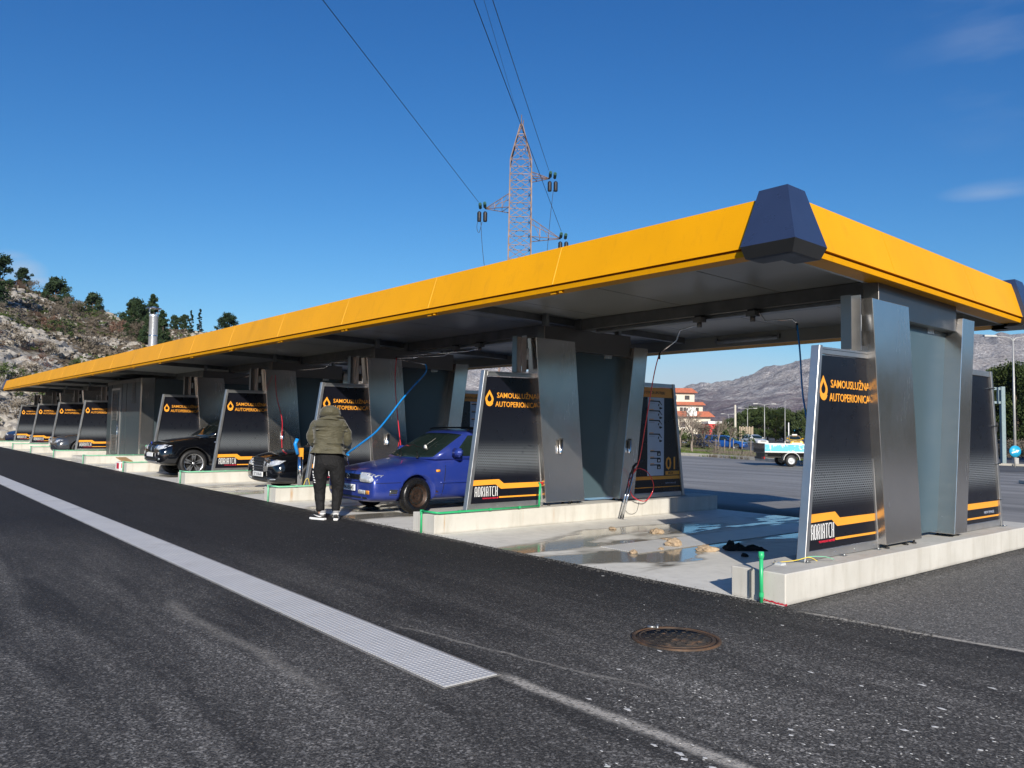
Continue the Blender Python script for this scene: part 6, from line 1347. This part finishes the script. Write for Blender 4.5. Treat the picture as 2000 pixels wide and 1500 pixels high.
# ------------------------------------------------------------------ white building with red roofs
ba = Vector((cr.x, cr.y, 0)).normalized(); t_ = thing('apartment_building', 'large white building with stepped terracotta roofs in the distance', 'building', at(1316, 240, -1.0), math.atan2(ba.y, ba.x))
MB().box((-24, 0, 0), (11.2, 12, 6.6)).box((-24, 1.5, 6.6), (9.2, 12, 10.2)).box((-24, 3, 10.2), (7.0, 12, 14.0)).build('wall', 'cream_paint', t_)
def hip(x1, y0, z, h, inn=1.6):
    return MB().add([(-25, y0, z), (x1, y0, z), (x1, 13, z), (-25, 13, z), (-25, y0 + inn, z + h), (x1 - inn, y0 + inn, z + h), (x1 - inn, 13, z + h), (-25, 13, z + h)], [(0, 1, 2, 3), (0, 1, 5, 4), (1, 2, 6, 5), (4, 5, 6, 7), (3, 0, 4, 7)])
hip(12.4, -1.4, 6.6, 1.7).build('roof', 'terracotta', t_); hip(10.0, .3, 10.2, 1.0, .9).build('roof', 'terracotta', t_); hip(7.9, 1.8, 14.0, 1.5, 1.6).build('roof', 'terracotta', t_)
for x in (-6, -2, 2.2, 6.0):
    for z in (8.0,):
        w_ = MB().box((x, 1.44, z), (x + 2.0, 1.49, z + 1.5)).build('window', 'window_dark', t_); MB().box((x - .12, 1.40, z - .12), (x + 2.12, 1.46, z)).box((x - .12, 1.40, z + 1.5), (x + 2.12, 1.46, z + 1.62)).box((x + .94, 1.40, z), (x + 1.06, 1.44, z + 1.5)).build('frame', 'white_paint', w_)
for x in (-8, -3, 2, 6.5):
    w_ = MB().box((x, -.06, 3.4), (x + 1.6, -.01, 5.0)).build('window', 'window_dark', t_); MB().box((x - .1, -.1, 3.28), (x + 1.7, -.03, 3.4)).build('sill', 'white_paint', w_)
for x in (-5, 0, 4):
    w_ = MB().box((x, 2.94, 11.9), (x + 1.5, 2.99, 13.2)).build('window', 'window_dark', t_)
MB().prism([(3.8, 6.6), (6.8, 6.6), (6.8, 8.2), (6.3, 9.2), (5.3, 9.6), (4.3, 9.2), (3.8, 8.2)], -1.2, 1.4, 'y').build('dormer', 'white_paint', t_)
t_ = thing('shop_building', 'low red and white shop building left of the pine grove', 'building', at(1398, 230, -1), math.atan2(ba.y, ba.x)); MB().box((-2, 0, 0), (5, 8, 4.5)).build('wall', 'red_sign', t_); MB().box((-2.2, -.2, 4.5), (5.2, 8, 5.2)).build('parapet', 'white_paint', t_); MB().box((-1, -.05, 1), (1.4, 0, 3)).box((2, -.05, 1), (4.3, 0, 3)).build('window', 'window_dark', t_)
t_ = thing('slatted_fence', 'pale fence of upright boards right of the concrete pole', 'fence', at(1444, 118), math.atan2(ba.y, ba.x))
for i in range(9): MB().box((i * .24, 0, 0), (i * .24 + .15, .05, 2.6 - (i % 2) * .1)).build('board', 'brown_slatted_wood', t_)
# poles and lamps
def lamp(label, loc, h, arms, r=.09, cat='street lamp', mat='lamp_grey'):
    t = thing('street_lamp', label, cat, loc, math.atan2(ba.y, ba.x), 'street lamps'); MB().tube([(0, 0, 0), (0, 0, h * .5), (0, 0, h)], [r, r * .75, r * .5], 10).build('post', mat, t)
    for s in arms: MB().tube(curve([(0, 0, h - .25), (s * .25, 0, h - .02), (s * 1.1, 0, h + .06)], 4), r * .35, 6).build('arm', mat, t); MB().obox((s * 1.45, 0, h + .07), (.75, .22, .11)).build('lamp_head', mat, t)
    MB().box((-r * 1.5, -r * 1.5, 0), (r * 1.5, r * 1.5, .5)).build('base', mat, t); return t
lamp('tall double-armed street lamp at the right edge', at(1980, 49), 8.0, (-1, 1), .09)
lamp('double-armed street lamp in the middle of the pine grove', at(1493, 125), 6.2, (-1, 1), .09); lamp('double-armed street lamp left of the middle one, before the pines', at(1460, 150), 6.2, (-1, 1), .09); lamp('farthest double-armed street lamp at the left of the grove', at(1423, 185), 5.8, (-1, 1), .09)
lamp('thin single lamp mast right of the double-armed ones', at(1533, 118), 6.4, (), .07)
tag(MB().tube([(0, 0, 0), (0, 0, 5.6)], [.2, .13], 12).build('concrete_pole', 'concrete_pole', None, 0, at(1436, 112)), 'thick pale concrete pole standing before the pine grove', 'pole')
t_ = thing('gantry_post', 'grey-green steel gantry post with two short brackets at the right', 'post', at(1957, 50.5), math.atan2(ba.y, ba.x))
MB().box((-.13, -.13, 0), (.13, .13, 5.0)).build('post', 'grey_green_paint', t_, .02); MB().box((-.55, -.06, 4.78), (-.13, .06, 4.95)).box((-.55, -.06, 3.9), (-.13, .06, 4.05)).box((-.33, -.05, 4.05), (-.24, .05, 4.78)).build('bracket', 'grey_green_paint', t_); MB().box((-.2, -.2, 0), (.2, .2, .04)).build('foot', 'grey_green_paint', t_)
MB().box((-.56, -.12, 2.1), (-.36, .1, 2.7)).tube([(-.46, -.12, 2.55), (-.46, -.2, 2.55)], .07, 10).build('signal_box', 'black_plastic', t_)
t_ = thing('round_road_sign', 'round blue road sign with a white arrow at the foot of the lamp', 'road sign', at(1979, 46.5), math.atan2(ba.y, ba.x))
MB().tube([(.0, 0, 0), (0, 0, 1.3)], .04, 8).build('post', 'lamp_grey', t_); MB().lathe([(.0001, 0), (.34, 0), (.34, .03), (.0001, .03)], (0, -.07, .95), 'y', 28).build('plate', 'sign_blue', t_)
MB().prism([(-.22, .90), (.05, .98), (.02, 1.04), (.24, 1.02), (.10, .86), (.08, .91), (-.20, .82)], -.078, -.072, 'y').build('arrow', 'white_paint', t_)

# distant traffic
def pc(base, paint): return spec(base, paint=paint, patches=[p for p in plain(base)], wheel=('alloy', 'alloy_rim', 'black_rubber'), steer=0, step=.15)
rear = [('tail_light', 'y', 1, [(.52, .72), (.78, .72), (.76, .88), (.54, .88)], 'tail_lens', .01)]
gy = math.atan2(ba.y, ba.x)
bl = pc(golf, 'metallic_blue'); bl['patches'] = bl['patches'] + rear
make_car('estate_car', 'bright metallic blue estate car parked beyond the verge', 'car', bl, at(1458, 80), gy - math.pi / 2 - .55 + math.pi * 0 + math.pi, 'cars on the road behind', False)
bl2 = pc(golf, 'navy_paint'); bl2['patches'] = bl2['patches'] + rear
make_car('estate_car', 'dark blue estate car directly behind the bright blue one', 'car', bl2, at(1437, 86), gy + math.pi / 2 - .6, 'cars on the road behind', False)
make_car('estate_car', 'leftmost dark car of the parked row beyond the verge', 'car', spec(bl2), at(1418, 92), gy + math.pi / 2 - .6, 'cars on the road behind', False)
make_car('hatchback_car', 'white car coming up the road right of the blue car', 'car', pc(golf, 'white_car_paint'), at(1491, 104), gy + .25, 'cars on the road behind', False)
tx, tb = make_car('taxi', 'yellow and white taxi on the road left of the nearest sign panel', 'car', pc(golf, 'yellow_car_paint'), at(1556, 100), gy - .2, 'cars on the road behind', False)
MB().box((-.3, 1.9, 1.44), (.3, 2.1, 1.6)).build('roof_sign', 'white_paint', tx); patch(tb, pl(-.8, .8, .3, .52), 'y', -1, .01, .01, 'white_bumper', 'white_paint', tx, .2)
# blue lorry
t_ = thing('blue_lorry', 'light blue lorry cab seen far down the road before the pines', 'lorry', at(1549, 170), gy + .25)
cb = MB().prism([(0, .6), (2.0, .6), (2.0, 2.9), (.6, 2.9), (.15, 1.9), (0, 1.5)], 0, 2.4, 'y').build('cab', 'truck_blue', t_, .06); MB().prism([(.13, 1.75), (.55, 2.75), (.50, 2.77), (.08, 1.77)], .15, 2.25, 'y').build('windscreen', 'tinted_glass', t_); MB().box((.7, -.02, 1.7), (1.6, -.0, 2.6)).build('side_window', 'tinted_glass', t_)
MB().box((2.2, .0, 1.0), (7.5, 2.4, 3.0)).build('load_box', 'navy_paint', t_, .05); MB().box((.3, .3, .5), (7.4, 2.1, .95)).build('chassis', 'black_plastic', t_)
for x in (1.0, 4.6, 5.8): MB().lathe([(.0001, 0), (.3, 0), (.5, .02), (.5, .28), (.0001, .28)], (x, .0, .5), 'y', 18).build('wheel', 'black_rubber', t_)
tag(MB().tube([(0, 0, 0), (0, 0, 3.3)], .08, 8).build('white_post', 'white_paint', None, 0, at(1540, 120)), 'short white post left of the blue lorry', 'post')
# flatbed truck in the yard
t_ = thing('flatbed_truck', 'small flatbed truck with worn light blue side boards parked in the yard', 'truck', Vector((-20.20, 31.62, -.4)), gy)
# x along the truck towards the cab (right), y away from the camera
mb = MB()
for i in range(1): pass
b_ = MB().box((0, 0, .80), (3.9, .04, 1.22)).build('side_board', 'truck_boards', t_); MB().box((0, -.012, 1.20), (3.9, .05, 1.25)).box((0, -.012, .77), (3.9, .05, .82)).build('board_rail', 'white_paint', t_)
MB().box((0, 1.86, .80), (3.9, 1.90, 1.22)).build('side_board', 'truck_boards', t_); MB().box((-.04, 0, .72), (0, 1.9, 1.24)).build('tailgate', 'dark_grey_paint', t_); MB().box((3.9, 0, .80), (3.94, 1.9, 1.7)).build('headboard', 'truck_boards', t_)
MB().box((0, .0, .74), (3.9, 1.9, .79)).build('load_floor', 'dark_steel', t_); MB().box((.2, .5, .48), (5.2, .62, .70)).box((.2, 1.28, .48), (5.2, 1.40, .70)).box((.05, .2, .50), (.2, 1.7, .72)).box((2.4, .15, .35), (3.2, .5, .66)).build('chassis', 'black_plastic', t_)
MB().box((-.03, .08, .40), (.02, .5, .52)).build('rear_light', 'tail_lens', t_); MB().box((-.01, .1, .38), (.04, 1.8, .50)).build('rear_bumper', 'black_plastic', t_)
for x in (1.45, 4.85):
    for y in (.14, 1.76):
        e = bpy.data.objects.new('wheel', None); COL.objects.link(e); e.parent = t_; e.location = (x, y, .33)
        MB().lathe([(.19, -.1), (.30, -.1), (.325, -.06), (.325, .1), (.30, .13), (.19, .13)], (0, 0, 0), 'y', 24).build('tyre', 'black_rubber', e); MB().lathe([(.19, -.095), (.17, -.03), (.1, -.03), (.08, -.07), (.0001, -.07)], (0, 0, 0), 'y', 24).build('rim', 'lamp_plastic', e)
MB().prism([(1.05 + .4 - .42 * math.cos(R(a)) , .36 + .40 * math.sin(R(a))) for a in range(0, 181, 20)] + [(1.45 - .46 * math.cos(R(a)), .36 + .44 * math.sin(R(a))) for a in range(180, -1, -20)], -.01, .26, 'y').build('mudguard', 'lamp_grey', t_)
MB().prism([(4.0, .45), (5.9, .45), (5.95, 1.1), (5.7, 1.3), (5.3, 2.05), (4.05, 2.05)], .05, 1.85, 'y').build('cab', 'truck_blue', t_, .05); MB().prism([(4.5, 1.3), (5.45, 1.3), (5.2, 1.92), (4.5, 1.92)], .03, .048, 'y').build('side_window', 'tinted_glass', t_); MB().prism([(5.76, 1.32), (5.38, 2.0), (5.34, 1.98), (5.70, 1.30)], .2, 1.7, 'y').build('windscreen', 'tinted_glass', t_)

# ------------------------------------------------------------------ air
hz = MB().box((-2450, -2450, -4.5), (2450, 2450, 330)).build('haze', None); hz['kind'] = 'stuff'
m = bpy.data.materials.new('haze'); m.use_nodes = True; hz.data.materials.append(m); nt_ = m.node_tree; nt_.nodes.remove(nt_.nodes['Principled BSDF'])
pv = nt_.nodes.new('ShaderNodeVolumePrincipled'); pv.inputs['Color'].default_value = (.70, .84, 1.0, 1); pv.inputs['Density'].default_value = .00007; pv.inputs['Anisotropy'].default_value = .2
nt_.links.new(pv.outputs[0], nt_.nodes['Material Output'].inputs['Volume'])
